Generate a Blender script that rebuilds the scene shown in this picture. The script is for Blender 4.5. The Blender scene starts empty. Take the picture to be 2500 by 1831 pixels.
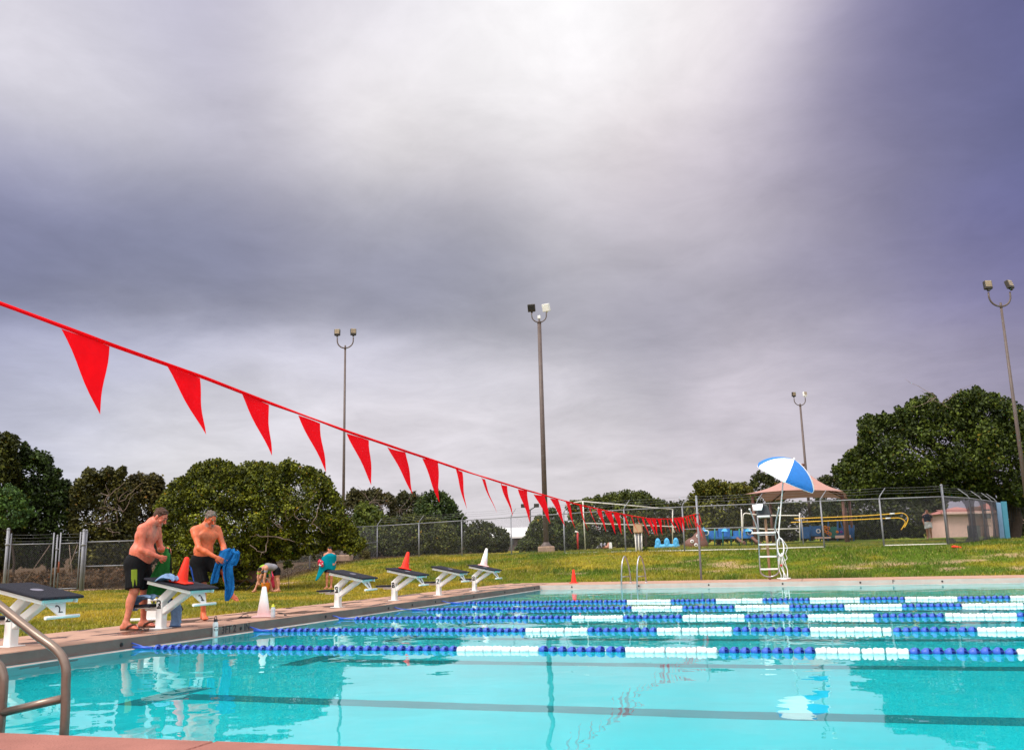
import bpy, math, random
import numpy as np
from mathutils import Vector, Matrix
R_ = math.radians
rnd = random.Random(7)
nr = np.random.default_rng(11)
S = bpy.context.scene
COL = S.collection

# ------------------------------------------------------------------ camera
FOC, PITCH, ROLL, YAW = 2240.62, 0.19702, -0.02483, -0.30107
CAM = np.array([7.8631, 0.0, 0.81399])
_fw = np.array([math.sin(YAW)*math.cos(PITCH), math.cos(YAW)*math.cos(PITCH), math.sin(PITCH)])
_r = np.array([math.cos(YAW), -math.sin(YAW), 0.0]); _u = np.cross(_r, _fw)
_r2 = _r*math.cos(ROLL)+_u*math.sin(ROLL); _u2 = -_r*math.sin(ROLL)+_u*math.cos(ROLL)
cd = bpy.data.cameras.new('camera'); cam = bpy.data.objects.new('camera', cd); COL.objects.link(cam)
cd.sensor_width = 36.0; cd.lens = 36.0*FOC/2500.0; cd.clip_start = 0.05; cd.clip_end = 3000
cam.matrix_world = Matrix(((_r2[0], _u2[0], -_fw[0], CAM[0]), (_r2[1], _u2[1], -_fw[1], CAM[1]), (_r2[2], _u2[2], -_fw[2], CAM[2]), (0, 0, 0, 1)))
S.camera = cam

def ray(px, py): return _fw+(px-1250)/FOC*_r2-(py-915.5)/FOC*_u2
def at(px, py, d): return CAM+ray(px, py)*d            # point of the place seen there at that depth
def aty(px, py, y): v = ray(px, py); return CAM+v*((y-CAM[1])/v[1])
def atx(px, py, x): v = ray(px, py); return CAM+v*((x-CAM[0])/v[0])
def atz(px, py, z=0.0): v = ray(px, py); return CAM+v*((z-CAM[2])/v[2])

# ------------------------------------------------------------------ view
S.view_settings.view_transform = 'Standard'; S.view_settings.look = 'None'
EXPO = 0.8
S.view_settings.exposure = EXPO; S.view_settings.gamma = 1.0
S.view_settings.use_curve_mapping = False
S.render.engine = 'CYCLES'
S.cycles.use_denoising = True
S.cycles.sample_clamp_indirect = 6.0
S.cycles.max_bounces = 10; S.cycles.transparent_max_bounces = 24

# ------------------------------------------------------------------ sun (behind thin cloud)
SUN = Vector((-0.42, -0.62, 0.95)).normalized()
sl = bpy.data.lights.new('sun', 'SUN'); so = bpy.data.objects.new('sun', sl); COL.objects.link(so)
sl.energy = 1.5; sl.angle = R_(14); sl.color = (1.0, 0.95, 0.88)
so.rotation_euler = (-SUN).to_track_quat('-Z', 'Y').to_euler()
so.location = (0, 0, 40)

# ------------------------------------------------------------------ sky: overcast world
def lin(c):
    return tuple((v/255/12.92 if v <= 10 else ((v/255+0.055)/1.055)**2.4) for v in c)
W = bpy.data.worlds.new('World'); S.world = W; W.use_nodes = True
nt = W.node_tree; nt.nodes.clear()
def nd(t, **k):
    n = nt.nodes.new(t)
    for a, b in k.items(): setattr(n, a, b)
    return n
def sock(i, v):
    if hasattr(v, 'node'): nt.links.new(v, i)
    else: i.default_value = v
def vm(op, a, b=None, s=None):
    n = nd('ShaderNodeVectorMath', operation=op); sock(n.inputs[0], a)
    if b is not None: sock(n.inputs[1], b)
    if s is not None: sock(n.inputs[3], s)
    return n.outputs[1] if op in ('DOT_PRODUCT', 'LENGTH') else n.outputs[0]
def mm(op, a, b=None, c=None):
    n = nd('ShaderNodeMath', operation=op); sock(n.inputs[0], a)
    if b is not None: sock(n.inputs[1], b)
    if c is not None: sock(n.inputs[2], c)
    return n.outputs[0]
tc = nd('ShaderNodeTexCoord'); D0 = vm('NORMALIZE', tc.outputs['Generated'])
sep = nd('ShaderNodeSeparateXYZ'); nt.links.new(D0, sep.inputs[0])
zz = mm('ADD', mm('MAXIMUM', sep.outputs[2], 0.0), 0.16)
cmb = nd('ShaderNodeCombineXYZ'); sock(cmb.inputs[0], mm('DIVIDE', sep.outputs[0], zz)); sock(cmb.inputs[1], mm('DIVIDE', sep.outputs[1], zz))
P2 = cmb.outputs[0]                                        # position on the cloud sheet
n1 = nd('ShaderNodeTexNoise'); nt.links.new(P2, n1.inputs['Vector']); n1.inputs['Scale'].default_value = 1.1; n1.inputs['Detail'].default_value = 7; n1.inputs['Roughness'].default_value = 0.55
n2 = nd('ShaderNodeTexNoise'); nt.links.new(P2, n2.inputs['Vector']); n2.inputs['Scale'].default_value = 2.3; n2.inputs['Detail'].default_value = 8; n2.inputs['Roughness'].default_value = 0.6; n2.inputs['Distortion'].default_value = 0.4
warp = vm('SCALE', vm('SUBTRACT', n1.outputs['Color'], (0.5, 0.5, 0.5)), None, 0.11)
D = vm('NORMALIZE', vm('ADD', D0, warp))
SKY = [((60,60),(205,200,212)),((250,60),(186,182,200)),((450,130),(165,160,180)),((200,230),(205,199,208)),((120,330),(142,142,168)),((420,330),(152,149,167)),
((60,440),(137,137,168)),((300,520),(122,126,157)),((60,620),(80,88,138)),((20,570),(92,98,144)),((140,650),(90,97,142)),((30,670),(92,99,142)),((330,600),(112,117,150)),((220,560),(108,113,150)),((700,660),(116,122,154)),((970,690),(124,129,156)),((300,640),(112,119,152)),((560,620),(118,124,153)),((800,480),(150,148,161)),((850,640),(119,127,158)),((1100,720),(130,133,155)),
((700,50),(205,200,210)),((760,190),(230,224,227)),((1000,100),(240,236,238)),((1350,50),(247,243,245)),((1560,140),(224,215,220)),((1000,330),(182,176,182)),((1400,330),(203,193,198)),
((1250,520),(166,161,171)),((1550,500),(162,154,167)),((1800,100),(150,141,166)),((2000,60),(106,102,143)),((2210,60),(74,75,126)),((1950,300),(116,110,145)),((2210,350),(78,78,128)),
((1800,600),(128,122,151)),((2150,620),(103,99,146)),((1450,700),(143,138,153)),((300,765),(180,177,190)),((90,765),(152,152,178)),((720,800),(199,194,201)),((1000,840),(204,198,203)),
((200,880),(160,161,180)),((500,900),(186,183,193)),((300,990),(196,193,201)),((90,940),(166,166,186)),((900,960),(196,189,195)),((1250,870),(174,168,176)),((1300,1020),(190,182,188)),
((1650,830),(170,160,173)),((1650,980),(180,170,180)),((2000,800),(146,137,160)),((2160,760),(126,118,151)),((1850,740),(150,142,162)),((2200,950),(140,130,155)),((2100,200),(92,90,135)),((1980,180),(112,107,145)),((2060,480),(104,100,142)),((600,330),(165,160,172)),((640,470),(138,137,158)),((1000,600),(138,138,158)),((1400,600),(152,146,160)),((1650,330),(165,155,170)),((1800,400),(140,132,155)),((1180,200),(235,230,232)),((880,30),(220,215,222)),((550,180),(185,180,192)),((1600,20),(232,224,228)),((1700,60),(195,185,197)),((150,140),(190,186,198)),((330,150),(178,174,190))]
def nrm(v): v = np.array(v, float); return v/np.linalg.norm(v)
KG, KL = 3.0, 260.0
GL = [(nrm(v), np.array(c, float)) for v, c in [((0, 0, 1), (1.5, 1.46, 1.46)), ((-.2, -.8, .6), (1.3, 1.26, 1.24)), ((-.8, -.2, .5), (1.0, .98, 1.0)), ((.8, -.2, .5), (.75, .73, .80)), ((0, -1, .1), (.85, .83, .85)), ((-1, .2, .1), (.5, .5, .55)), ((1, .3, .1), (.36, .35, .42)), ((0, 1, .1), (.42, .40, .43))]]
def base_np(d):
    w = np.array([math.exp(KG*(d @ g-1)) for g, c in GL]); return (w[:, None]*np.array([c for g, c in GL])).sum(0)/w.sum()
PTS = np.array([nrm(ray(q[0]*1.1082, q[1]*1.1082)) for q, c in SKY])
def soft(c):
    m_ = sum(c)/3.0; c = [v+float(np.interp(m_, [0, 85, 105, 124, 140, 168, 200, 225, 250], [0, 112, 128, 139, 159, 197, 215, 231, 251]))-m_ for v in c]; l = np.array(lin(c)); g = l @ np.array([.3, .59, .11]); return (g+(l-g)*.80)*2**-EXPO
TGT = np.array([soft(c) for q, c in SKY]); GA = .02
KM = np.exp(KL*(PTS @ PTS.T-1)); GW = np.array([GA*sum(math.exp(KG*(d @ g-1)) for g, c in GL) for d in PTS]); GB = np.array([base_np(d) for d in PTS])
WT = TGT.copy()
for _ in range(6):
    cur = (KM @ WT+GW[:, None]*GB)/(KM.sum(1)+GW)[:, None]; WT = np.clip(WT+.6*(TGT-cur), TGT*.55, TGT*1.5)
accC = None; accW = None
for g, c in GL:
    w = mm('MULTIPLY', mm('EXPONENT', mm('MULTIPLY_ADD', vm('DOT_PRODUCT', D, tuple(g)), KG, -KG)), GA); cw = vm('SCALE', tuple(c), None, w)
    accC = cw if accC is None else vm('ADD', accC, cw); accW = w if accW is None else mm('ADD', accW, w)
for p_, w_ in zip(PTS, WT):
    w = mm('EXPONENT', mm('MULTIPLY_ADD', vm('DOT_PRODUCT', D, tuple(p_)), KL, -KL)); accC = vm('ADD', accC, vm('SCALE', tuple(w_), None, w)); accW = mm('ADD', accW, w)
base = vm('SCALE', accC, None, mm('DIVIDE', 1.0, accW))
KE = 1800.0; edge = None
for x in range(-60, 1330, 62):
    ye = float(np.interp(x, [0, 400, 800, 1000, 1200, 1330], [706, 714, 728, 756, 790, 800]))
    for dy, am in ((26, .15), (-26, -.12)):
        v = nrm(ray(x*1.1082, (ye+dy)*1.1082)); w = mm('MULTIPLY', mm('EXPONENT', mm('MULTIPLY_ADD', vm('DOT_PRODUCT', D, tuple(v)), KE, -KE)), am*(1 if x < 900 else .6))
        edge = w if edge is None else mm('ADD', edge, w)
base = vm('SCALE', base, None, mm('ADD', edge, 1.0))
n3 = nd('ShaderNodeTexNoise'); nt.links.new(P2, n3.inputs['Vector']); n3.inputs['Scale'].default_value = 6.5; n3.inputs['Detail'].default_value = 9; n3.inputs['Roughness'].default_value = 0.62; n3.inputs['Distortion'].default_value = 0.8
tex = mm('MULTIPLY_ADD', n3.outputs['Fac'], 0.18, mm('MULTIPLY_ADD', n2.outputs['Fac'], 0.56, 0.63))
cloud = vm('SCALE', base, None, tex)
sky = nd('ShaderNodeTexSky', sky_type='NISHITA'); sky.sun_disc = False
sky.sun_elevation = math.asin(SUN.z); sky.sun_rotation = math.atan2(SUN.x, SUN.y)
mixs = vm('ADD', vm('SCALE', sky.outputs[0], None, 0.004), cloud)
bg = nd('ShaderNodeBackground'); nt.links.new(mixs, bg.inputs[0]); bg.inputs[1].default_value = 1.0
wo = nd('ShaderNodeOutputWorld'); nt.links.new(bg.outputs[0], wo.inputs[0])

# ------------------------------------------------------------------ materials
M = {}
def pm(name, col, rough=0.6, var=0.12, scale=6.0, bump=0.0, metal=0.0, spec=0.4, attr=None, translucent=0.0, alpha=None, bscale=None):
    m = bpy.data.materials.new(name); m.use_nodes = True; M[name] = m
    t = m.node_tree; b = t.nodes['Principled BSDF']; out = t.nodes['Material Output']
    b.inputs['Roughness'].default_value = rough; b.inputs['Metallic'].default_value = metal
    b.inputs['Specular IOR Level'].default_value = spec
    co = t.nodes.new('ShaderNodeTexCoord'); n = t.nodes.new('ShaderNodeTexNoise')
    n.inputs['Scale'].default_value = scale; n.inputs['Detail'].default_value = 6; n.inputs['Roughness'].default_value = 0.6
    t.links.new(co.outputs['Object'], n.inputs['Vector'])
    mx = t.nodes.new('ShaderNodeMix'); mx.data_type = 'RGBA'; mx.blend_type = 'MULTIPLY'; mx.inputs[0].default_value = 1.0
    cr = t.nodes.new('ShaderNodeMapRange'); cr.inputs[1].default_value = 0.3; cr.inputs[2].default_value = 0.7
    cr.inputs[3].default_value = 1-var; cr.inputs[4].default_value = 1+var
    t.links.new(n.outputs['Fac'], cr.inputs[0]); t.links.new(cr.outputs[0], mx.inputs[7])
    if attr:
        a = t.nodes.new('ShaderNodeAttribute'); a.attribute_name = attr; t.links.new(a.outputs['Color'], mx.inputs[6])
    else: mx.inputs[6].default_value = (*col, 1)
    t.links.new(mx.outputs[2], b.inputs['Base Color'])
    if bump:
        bn = t.nodes.new('ShaderNodeTexNoise'); bn.inputs['Scale'].default_value = bscale or scale*6; bn.inputs['Detail'].default_value = 4
        t.links.new(co.outputs['Object'], bn.inputs['Vector'])
        bp = t.nodes.new('ShaderNodeBump'); bp.inputs['Strength'].default_value = bump; bp.inputs['Distance'].default_value = 0.02
        t.links.new(bn.outputs['Fac'], bp.inputs['Height']); t.links.new(bp.outputs[0], b.inputs['Normal'])
    sh = b.outputs[0]
    if translucent:
        tr = t.nodes.new('ShaderNodeBsdfTranslucent'); t.links.new(mx.outputs[2], tr.inputs[0])
        ms = t.nodes.new('ShaderNodeMixShader'); ms.inputs[0].default_value = translucent
        t.links.new(sh, ms.inputs[1]); t.links.new(tr.outputs[0], ms.inputs[2]); sh = ms.outputs[0]
    if alpha is not None:
        tr = t.nodes.new('ShaderNodeBsdfTransparent'); ms = t.nodes.new('ShaderNodeMixShader'); ms.inputs[0].default_value = alpha
        t.links.new(tr.outputs[0], ms.inputs[1]); t.links.new(sh, ms.inputs[2]); sh = ms.outputs[0]
    t.links.new(sh, out.inputs[0])
    return m
pm('white_paint', (.74, .72, .69), .45, .05, 5, .05)
pm('white_plastic', (.70, .70, .70), .35, .03, 9)
pm('blue_plastic_shaded', (.004, .022, .22), .35, .10, 9)
pm('blue_plastic_lit', (.035, .095, .46), .35, .10, 9)  # one float plastic in two blues: highlight and shading painted as separate tones
pm('black_tread', (.016, .016, .024), .8, .35, 60, .5, 0, .2)
pm('grey_print', (.16, .15, .19), .7, .2, 30)
pm('black_paint', (.012, .012, .014), .5, .1, 8)
pm('steel', (.42, .41, .42), .28, .12, 10, 0, .9)
pm('brown_steel', (.20, .15, .12), .34, .15, 10, 0, .75)
pm('galvanised', (.22, .22, .24), .5, .15, 12, 0, .25)
pm('galvanised_wire', (.17, .17, .175), .55, .1, 12, 0, .2)
pm('rust', (.20, .06, .03), .85, .3, 20)
pm('cone_red', (.80, .030, .012), .5, .06, 10, 0, 0, .2)
pm('pennant_red', (.90, .004, .010), .6, .10, 8, 0, 0, .06, None, .42)
pm('rope_red', (.66, .03, .04), .6, .1, 10)
pm('green_cloth', (.02, .13, .03), .9, .15, 20, .6, 0, .08)
pm('blue_cloth', (.012, .12, .34), .95, .3, 14, .8, 0, .08)
pm('teal_cloth', (.0, .20, .26), .95, .12, 12, .6, 0, .08)
pm('denim', (.17, .26, .42), .9, .2, 25, .5, 0, .08)
pm('dark_denim', (.05, .09, .18), .9, .2, 25, .5, 0, .08)
pm('black_cloth', (.008, .008, .009), .8, .2, 20, .3, 0, .08)
pm('lime_cloth', (.16, .21, .02), .8, .15, 20, .3, 0, .08)
pm('neon_cloth', (.22, .40, .015), .8, .1, 20, .3)
pm('navy_cloth', (.012, .02, .05), .85, .2, 20, .3, 0, .08)
pm('royal_cloth', (.02, .08, .40), .8, .15, 20, .3, 0, .08)
pm('grey_cloth', (.20, .19, .21), .9, .12, 20, .3)
pm('pink_cloth', (.55, .03, .07), .9, .2, 20, .3)
pm('hair_brown', (.065, .025, .012), .7, .4, 90, .6)
pm('hair_grey', (.15, .115, .095), .8, .8, 90, .6)
pm('hair_black', (.012, .008, .006), .7, .4, 60, .6)
pm('eye_dark', (.02, .012, .01), .3, .1, 10)
pm('leather', (.07, .03, .018), .7, .2, 20, .3)
pm('skin', (.6, .3, .2), .46, .22, 22, .15, 0, .45, 'tone')
pm('bark', (.055, .038, .028), .9, .35, 8, .8)
pm('dead_wood', (.22, .16, .13), .9, .3, 8, .5)
pm('stone', (.30, .20, .14), .9, .3, 5, .8)
pm('tan_box', (.42, .27, .16), .6, .1, 8)
pm('pipe_white', (.70, .66, .60), .5, .08, 8)
pm('yellow_paint', (.75, .42, .02), .45, .1, 8)
pm('play_blue', (.015, .13, .38), .5, .25, 4)
pm('sky_blue', (.06, .36, .66), .45, .12, 5)
pm('play_green', (.02, .22, .17), .5, .15, 6)
pm('play_orange', (.75, .22, .02), .5, .1, 6)
pm('play_red', (.5, .03, .03), .5, .1, 6)
pm('play_purple', (.18, .04, .30), .5, .1, 6)
pm('play_brown', (.16, .07, .05), .6, .2, 6)
pm('canopy_cloth', (.46, .25, .21), .85, .06, 3, .2, 0, .2, None, .12)
pm('stucco', (.70, .46, .40), .9, .06, 4, .3)
pm('roof_tile', (.36, .14, .12), .8, .25, 7, .4)
pm('metal_roof', (.72, .71, .69), .5, .05, 2)
pm('dark_wall', (.09, .07, .06), .8, .2, 3)
pm('window_glass', (.02, .025, .03), .08, .1, 3, 0, 0, .8)
pm('screen_cloth', (.055, .05, .062), .9, .15, 6, 0, 0, .2, None, 0, .78)
pm('panel_blue', (.085, .30, .43), .5, .08, 4)
pm('panel_pale', (.24, .38, .58), .5, .08, 4)
pm('iron', (.012, .012, .013), .5, .1, 8)
pm('umbrella_blue', (.03, .20, .60), .7, .08, 10, .2, 0, .3, None, .15)
pm('umbrella_white', (.86, .86, .86), .7, .03, 10, .2, 0, .3, None, .15)
pm('umbrella_pale', (.14, .38, .74), .7, .05, 10, .2, 0, .3, None, .15)
pm('seat_grey', (.045, .055, .06), .6, .1, 10)
pm('rope_white', (.80, .80, .80), .8, .06, 30, .4)
pm('tan_pole', (.42, .25, .15), .4, .12, 6, 0, .4)
pm('lamp_bronze', (.035, .028, .022), .5, .15, 8, 0, .2)
pm('lamp_lens', (.30, .22, .13), .2, .3, 14, 0, 0, .7)
pm('lamp_pole', (.105, .075, .065), .5, .15, 3, 0, .1)
pm('clear_plastic', (.55, .57, .60), .15, .1, 10, 0, 0, .7)
pm('yellow_cap', (.62, .60, .03), .4, .05, 10)
pm('leaf', (.1, .1, .1), .55, .08, 3, 0, 0, .18, 'tint', .16)
pm('blade', (.1, .1, .1), .6, .1, 2, 0, 0, .3, 'tint', .25)
pm('pool_plaster', (.006, .65, .70), .7, .05, 1.2)
pm('pool_line', (.006, .25, .28), .7, .12, 1.5)
pm('gutter', (.47, .39, .35), .6, .1, 3)

def ground_material():
    m = pm('lawn_soil', (.2, .2, .1), .95, .28, 9, .9, 0, .1, 'tint'); return m
ground_material()

def deck_material():
    m = pm('deck_concrete', (.39, .23, .165), .85, .14, 1.6, .35, 0, .25, None, 0, None, 60)
    t = m.node_tree; b = t.nodes['Principled BSDF']; src = b.inputs['Base Color'].links[0].from_socket
    co = t.nodes.new('ShaderNodeTexCoord'); mp = t.nodes.new('ShaderNodeMapping'); mp.inputs['Scale'].default_value = (1.9, .75, 1)
    t.links.new(co.outputs['Object'], mp.inputs[0])
    n = t.nodes.new('ShaderNodeTexNoise'); n.inputs['Scale'].default_value = 1.25; n.inputs['Detail'].default_value = 5; n.inputs['Distortion'].default_value = .5
    t.links.new(mp.outputs[0], n.inputs['Vector'])
    mr = t.nodes.new('ShaderNodeMapRange'); mr.inputs[1].default_value = .51; mr.inputs[2].default_value = .565; t.links.new(n.outputs['Fac'], mr.inputs[0])
    # wet footprints only along the start end
    sx = t.nodes.new('ShaderNodeSeparateXYZ'); t.links.new(co.outputs['Object'], sx.inputs[0])
    lt = t.nodes.new('ShaderNodeMath'); lt.operation = 'LESS_THAN'; t.links.new(sx.outputs[0], lt.inputs[0]); lt.inputs[1].default_value = -.04
    g1 = t.nodes.new('ShaderNodeMath'); g1.operation = 'GREATER_THAN'; t.links.new(sx.outputs[1], g1.inputs[0]); g1.inputs[1].default_value = 8.6
    ml = t.nodes.new('ShaderNodeMath'); ml.operation = 'MULTIPLY'; t.links.new(mr.outputs[0], ml.inputs[0]); t.links.new(lt.outputs[0], ml.inputs[1])
    m2 = t.nodes.new('ShaderNodeMath'); m2.operation = 'MULTIPLY'; t.links.new(ml.outputs[0], m2.inputs[0]); t.links.new(g1.outputs[0], m2.inputs[1])
    mx = t.nodes.new('ShaderNodeMix'); mx.data_type = 'RGBA'; mx.blend_type = 'MULTIPLY'
    t.links.new(m2.outputs[0], mx.inputs[0]); t.links.new(src, mx.inputs[6]); mx.inputs[7].default_value = (.27, .22, .20, 1)
    t.links.new(mx.outputs[2], b.inputs['Base Color'])
    rr = t.nodes.new('ShaderNodeMapRange'); t.links.new(m2.outputs[0], rr.inputs[0]); rr.inputs[3].default_value = .85; rr.inputs[4].default_value = .22
    t.links.new(rr.outputs[0], b.inputs['Roughness'])
deck_material()
pm('near_concrete_vignetted', (.30, .125, .098), .85, .20, 2.2, .5, 0, .15, None, 0, None, 80)  # lens vignette darkening painted into the near deck's concrete tone
pm('coping_face', (.135, .105, .092), .8, .16, 2.5, .3)  # start-end face only: its shade is put into this dark tone

def water_material():
    m = bpy.data.materials.new('pool_water'); m.use_nodes = True; M['pool_water'] = m
    t = m.node_tree; t.nodes.clear(); out = t.nodes.new('ShaderNodeOutputMaterial')
    g = t.nodes.new('ShaderNodeBsdfGlass'); g.inputs['IOR'].default_value = 1.333; g.inputs['Roughness'].default_value = 0.0
    g.inputs['Color'].default_value = (.84, 1, 1, 1)
    co = t.nodes.new('ShaderNodeTexCoord')
    a = t.nodes.new('ShaderNodeTexNoise'); a.inputs['Scale'].default_value = .75; a.inputs['Detail'].default_value = 2; a.inputs['Roughness'].default_value = .45
    b = t.nodes.new('ShaderNodeTexNoise'); b.inputs['Scale'].default_value = 3.6; b.inputs['Detail'].default_value = 1.5; b.inputs['Roughness'].default_value = .4
    for n in (a, b): t.links.new(co.outputs['Object'], n.inputs['Vector'])
    ad = t.nodes.new('ShaderNodeMath'); ad.operation = 'MULTIPLY_ADD'; t.links.new(b.outputs['Fac'], ad.inputs[0]); ad.inputs[1].default_value = .12; t.links.new(a.outputs['Fac'], ad.inputs[2])
    bp = t.nodes.new('ShaderNodeBump'); bp.inputs['Strength'].default_value = 1.0; bp.inputs['Distance'].default_value = .015
    t.links.new(ad.outputs[0], bp.inputs['Height']); t.links.new(bp.outputs[0], g.inputs['Normal']); t.links.new(g.outputs[0], out.inputs[0])
water_material()

# ------------------------------------------------------------------ mesh helpers
def mesh_np(name, v, f, mat, smooth=False):
    me = bpy.data.meshes.new(name); v = np.asarray(v, np.float32); f = np.asarray(f, np.int32)
    k = f.shape[1]
    me.vertices.add(len(v)); me.vertices.foreach_set('co', v.ravel())
    me.loops.add(f.size); me.loops.foreach_set('vertex_index', f.ravel())
    me.polygons.add(len(f)); me.polygons.foreach_set('loop_start', np.arange(0, f.size, k, dtype=np.int32))
    me.polygons.foreach_set('loop_total', np.full(len(f), k, np.int32))
    if smooth: me.polygons.foreach_set('use_smooth', np.ones(len(f), bool))
    me.update(calc_edges=True); me.validate()
    if mat: me.materials.append(M[mat])
    return me
def tint(me, c):
    a = me.color_attributes.new('tint', 'FLOAT_COLOR', 'POINT'); c = np.asarray(c, np.float32)
    a.data.foreach_set('color', np.concatenate([c, np.ones((len(c), 1), np.float32)], 1).ravel())
def link(name, me, parent=None, loc=None):
    o = bpy.data.objects.new(name, me); COL.objects.link(o)
    if parent: o.parent = parent
    if loc is not None: o.location = [float(q) for q in loc]
    return o
class MB:
    def __init__(s): s.v = []; s.f = []; s.sm = []
    def add(s, v, f, smooth=False):
        n = len(s.v); s.v += [tuple(map(float, q)) for q in v]; s.f += [tuple(i+n for i in q) for q in f]; s.sm += [smooth]*len(f); return s
    def box(s, c, d, rot=None, bev=0.0):
        x, y, z = d[0]/2, d[1]/2, d[2]/2
        if bev:
            b = min(bev, x*.9, y*.9, z*.9); vs = []
            for sx in (-1, 1):
                for sy in (-1, 1):
                    for sz in (-1, 1):
                        vs += [(sx*(x-b), sy*(y-b), sz*z), (sx*(x-b), sy*y, sz*(z-b)), (sx*x, sy*(y-b), sz*(z-b))]
            bm_f = hull_faces(vs)
        else:
            vs = [(sx*x, sy*y, sz*z) for sx in (-1, 1) for sy in (-1, 1) for sz in (-1, 1)]
            bm_f = [(0, 1, 3, 2), (4, 6, 7, 5), (0, 4, 5, 1), (2, 3, 7, 6), (0, 2, 6, 4), (1, 5, 7, 3)]
        if rot is not None: vs = [rot @ Vector(q) for q in vs]
        return s.add([(q[0]+c[0], q[1]+c[1], q[2]+c[2]) for q in vs], bm_f)
    def beam(s, a, b, w, h, up=(0, 0, 1)):
        a = Vector(a); b = Vector(b); d = (b-a).normalized(); u = Vector(up)
        if abs(d.dot(u)) > .98: u = Vector((1, 0, 0))
        y = d.cross(u).normalized(); z = y.cross(d).normalized(); L = (b-a).length
        rot = Matrix((d, y, z)).transposed()
        return s.box((a+b)/2, (L, w, h), rot, min(w, h)*.12)
    def tube(s, pts, r, n=8, cap=True):
        pts = [Vector([float(c) for c in q]) for q in pts]; rs = r if hasattr(r, '__len__') else [r]*len(pts); vs = []; fs = []
        ref = None
        for i, p in enumerate(pts):
            d = (pts[min(i+1, len(pts)-1)]-pts[max(i-1, 0)]).normalized()
            if ref is None: ref = d.orthogonal().normalized()
            else: ref = (ref-d*ref.dot(d)); ref = ref.normalized() if ref.length > 1e-6 else d.orthogonal().normalized()
            w = d.cross(ref)
            for k in range(n):
                a = 2*math.pi*k/n; vs.append(p+(ref*math.cos(a)+w*math.sin(a))*rs[i])
        for i in range(len(pts)-1):
            for k in range(n):
                k2 = (k+1) % n; fs.append((i*n+k, i*n+k2, (i+1)*n+k2, (i+1)*n+k))
        s.add(vs, fs, True)
        if cap:
            m = len(s.v)-len(vs); s.f += [tuple(m+k for k in reversed(range(n))), tuple(m+(len(pts)-1)*n+k for k in range(n))]; s.sm += [False, False]
        return s
    def lathe(s, prof, c=(0, 0, 0), axis='z', n=16, smooth=True):
        vs = []; fs = []
        for (r, h) in prof:
            for k in range(n):
                a = 2*math.pi*k/n; x, y = r*math.cos(a), r*math.sin(a)
                p = (x, y, h) if axis == 'z' else ((h, x, y) if axis == 'x' else (y, h, x))
                vs.append((p[0]+c[0], p[1]+c[1], p[2]+c[2]))
        for i in range(len(prof)-1):
            for k in range(n):
                k2 = (k+1) % n; fs.append((i*n+k, i*n+k2, (i+1)*n+k2, (i+1)*n+k))
        return s.add(vs, fs, smooth)
    def prism(s, poly, d, thick):       # polygon (list of 3D points) pushed along d
        poly = [Vector(q) for q in poly]; d = Vector(d).normalized()*thick; n = len(poly)
        return s.add([q-d/2 for q in poly]+[q+d/2 for q in poly], [tuple(reversed(range(n))), tuple(range(n, 2*n))]+[(i, (i+1) % n, n+(i+1) % n, n+i) for i in range(n)])
    def build(s, name, mat, parent=None, label=None, loc=None):
        me = bpy.data.meshes.new(name); me.from_pydata(s.v, [], s.f); me.materials.append(M[mat])
        me.polygons.foreach_set('use_smooth', s.sm); me.update()
        o = link(name, me, parent, loc)
        if label: o['label'] = label
        return o
_hull_cache = {}
def hull_faces(vs):
    if 'h' in _hull_cache: return _hull_cache['h']
    import bmesh
    bm = bmesh.new(); L = [bm.verts.new(((1 if q[0] > 0 else -1)*(1 if abs(abs(q[0])-max(abs(w[0]) for w in vs)) < 1e-9 else .8), (1 if q[1] > 0 else -1)*(1 if abs(abs(q[1])-max(abs(w[1]) for w in vs)) < 1e-9 else .8), (1 if q[2] > 0 else -1)*(1 if abs(abs(q[2])-max(abs(w[2]) for w in vs)) < 1e-9 else .8))) for q in vs]
    bm.verts.index_update(); bmesh.ops.convex_hull(bm, input=L)
    bmesh.ops.dissolve_limit(bm, angle_limit=.02, verts=bm.verts, edges=bm.edges)
    idx = {v: i for i, v in enumerate(L)}
    f = [tuple(idx[v] for v in q.verts) for q in bm.faces]; bm.free(); _hull_cache['h'] = f; return f
def tag(o, label, cat, group=None):
    o['label'] = label; o['category'] = cat
    if group: o['group'] = group
    return o
def thing(name, label, cat, loc=(0, 0, 0), rz=0.0, group=None):
    o = bpy.data.objects.new(name, None); COL.objects.link(o); o.location = [float(c) for c in loc]; o.rotation_euler = (0, 0, rz)
    o.empty_display_size = .2
    return tag(o, label, cat, group)
def kind(o, k): o['kind'] = k; return o
def copy_tree(o, parent=None):
    c = o.copy(); COL.objects.link(c)
    if parent: c.parent = parent
    for ch in list(o.children): copy_tree(ch, c)
    return c
def text(s, size, name, mat, parent, loc, rot, ext=.0015):
    cu = bpy.data.curves.new(name, 'FONT'); cu.body = s; cu.size = size; cu.extrude = ext; cu.align_x = 'CENTER'; cu.align_y = 'CENTER'; cu.offset = size*.012 if name == 'depth_marking' else size*.007
    tmp = bpy.data.objects.new('tmp_text', cu); COL.objects.link(tmp); bpy.context.view_layer.update()
    me = bpy.data.meshes.new_from_object(tmp.evaluated_get(bpy.context.evaluated_depsgraph_get())); bpy.data.objects.remove(tmp)
    me.materials.clear(); me.materials.append(M[mat]); o = link(name, me, parent)
    o.location = [float(c) for c in loc]; o.rotation_euler = rot; return o
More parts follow.
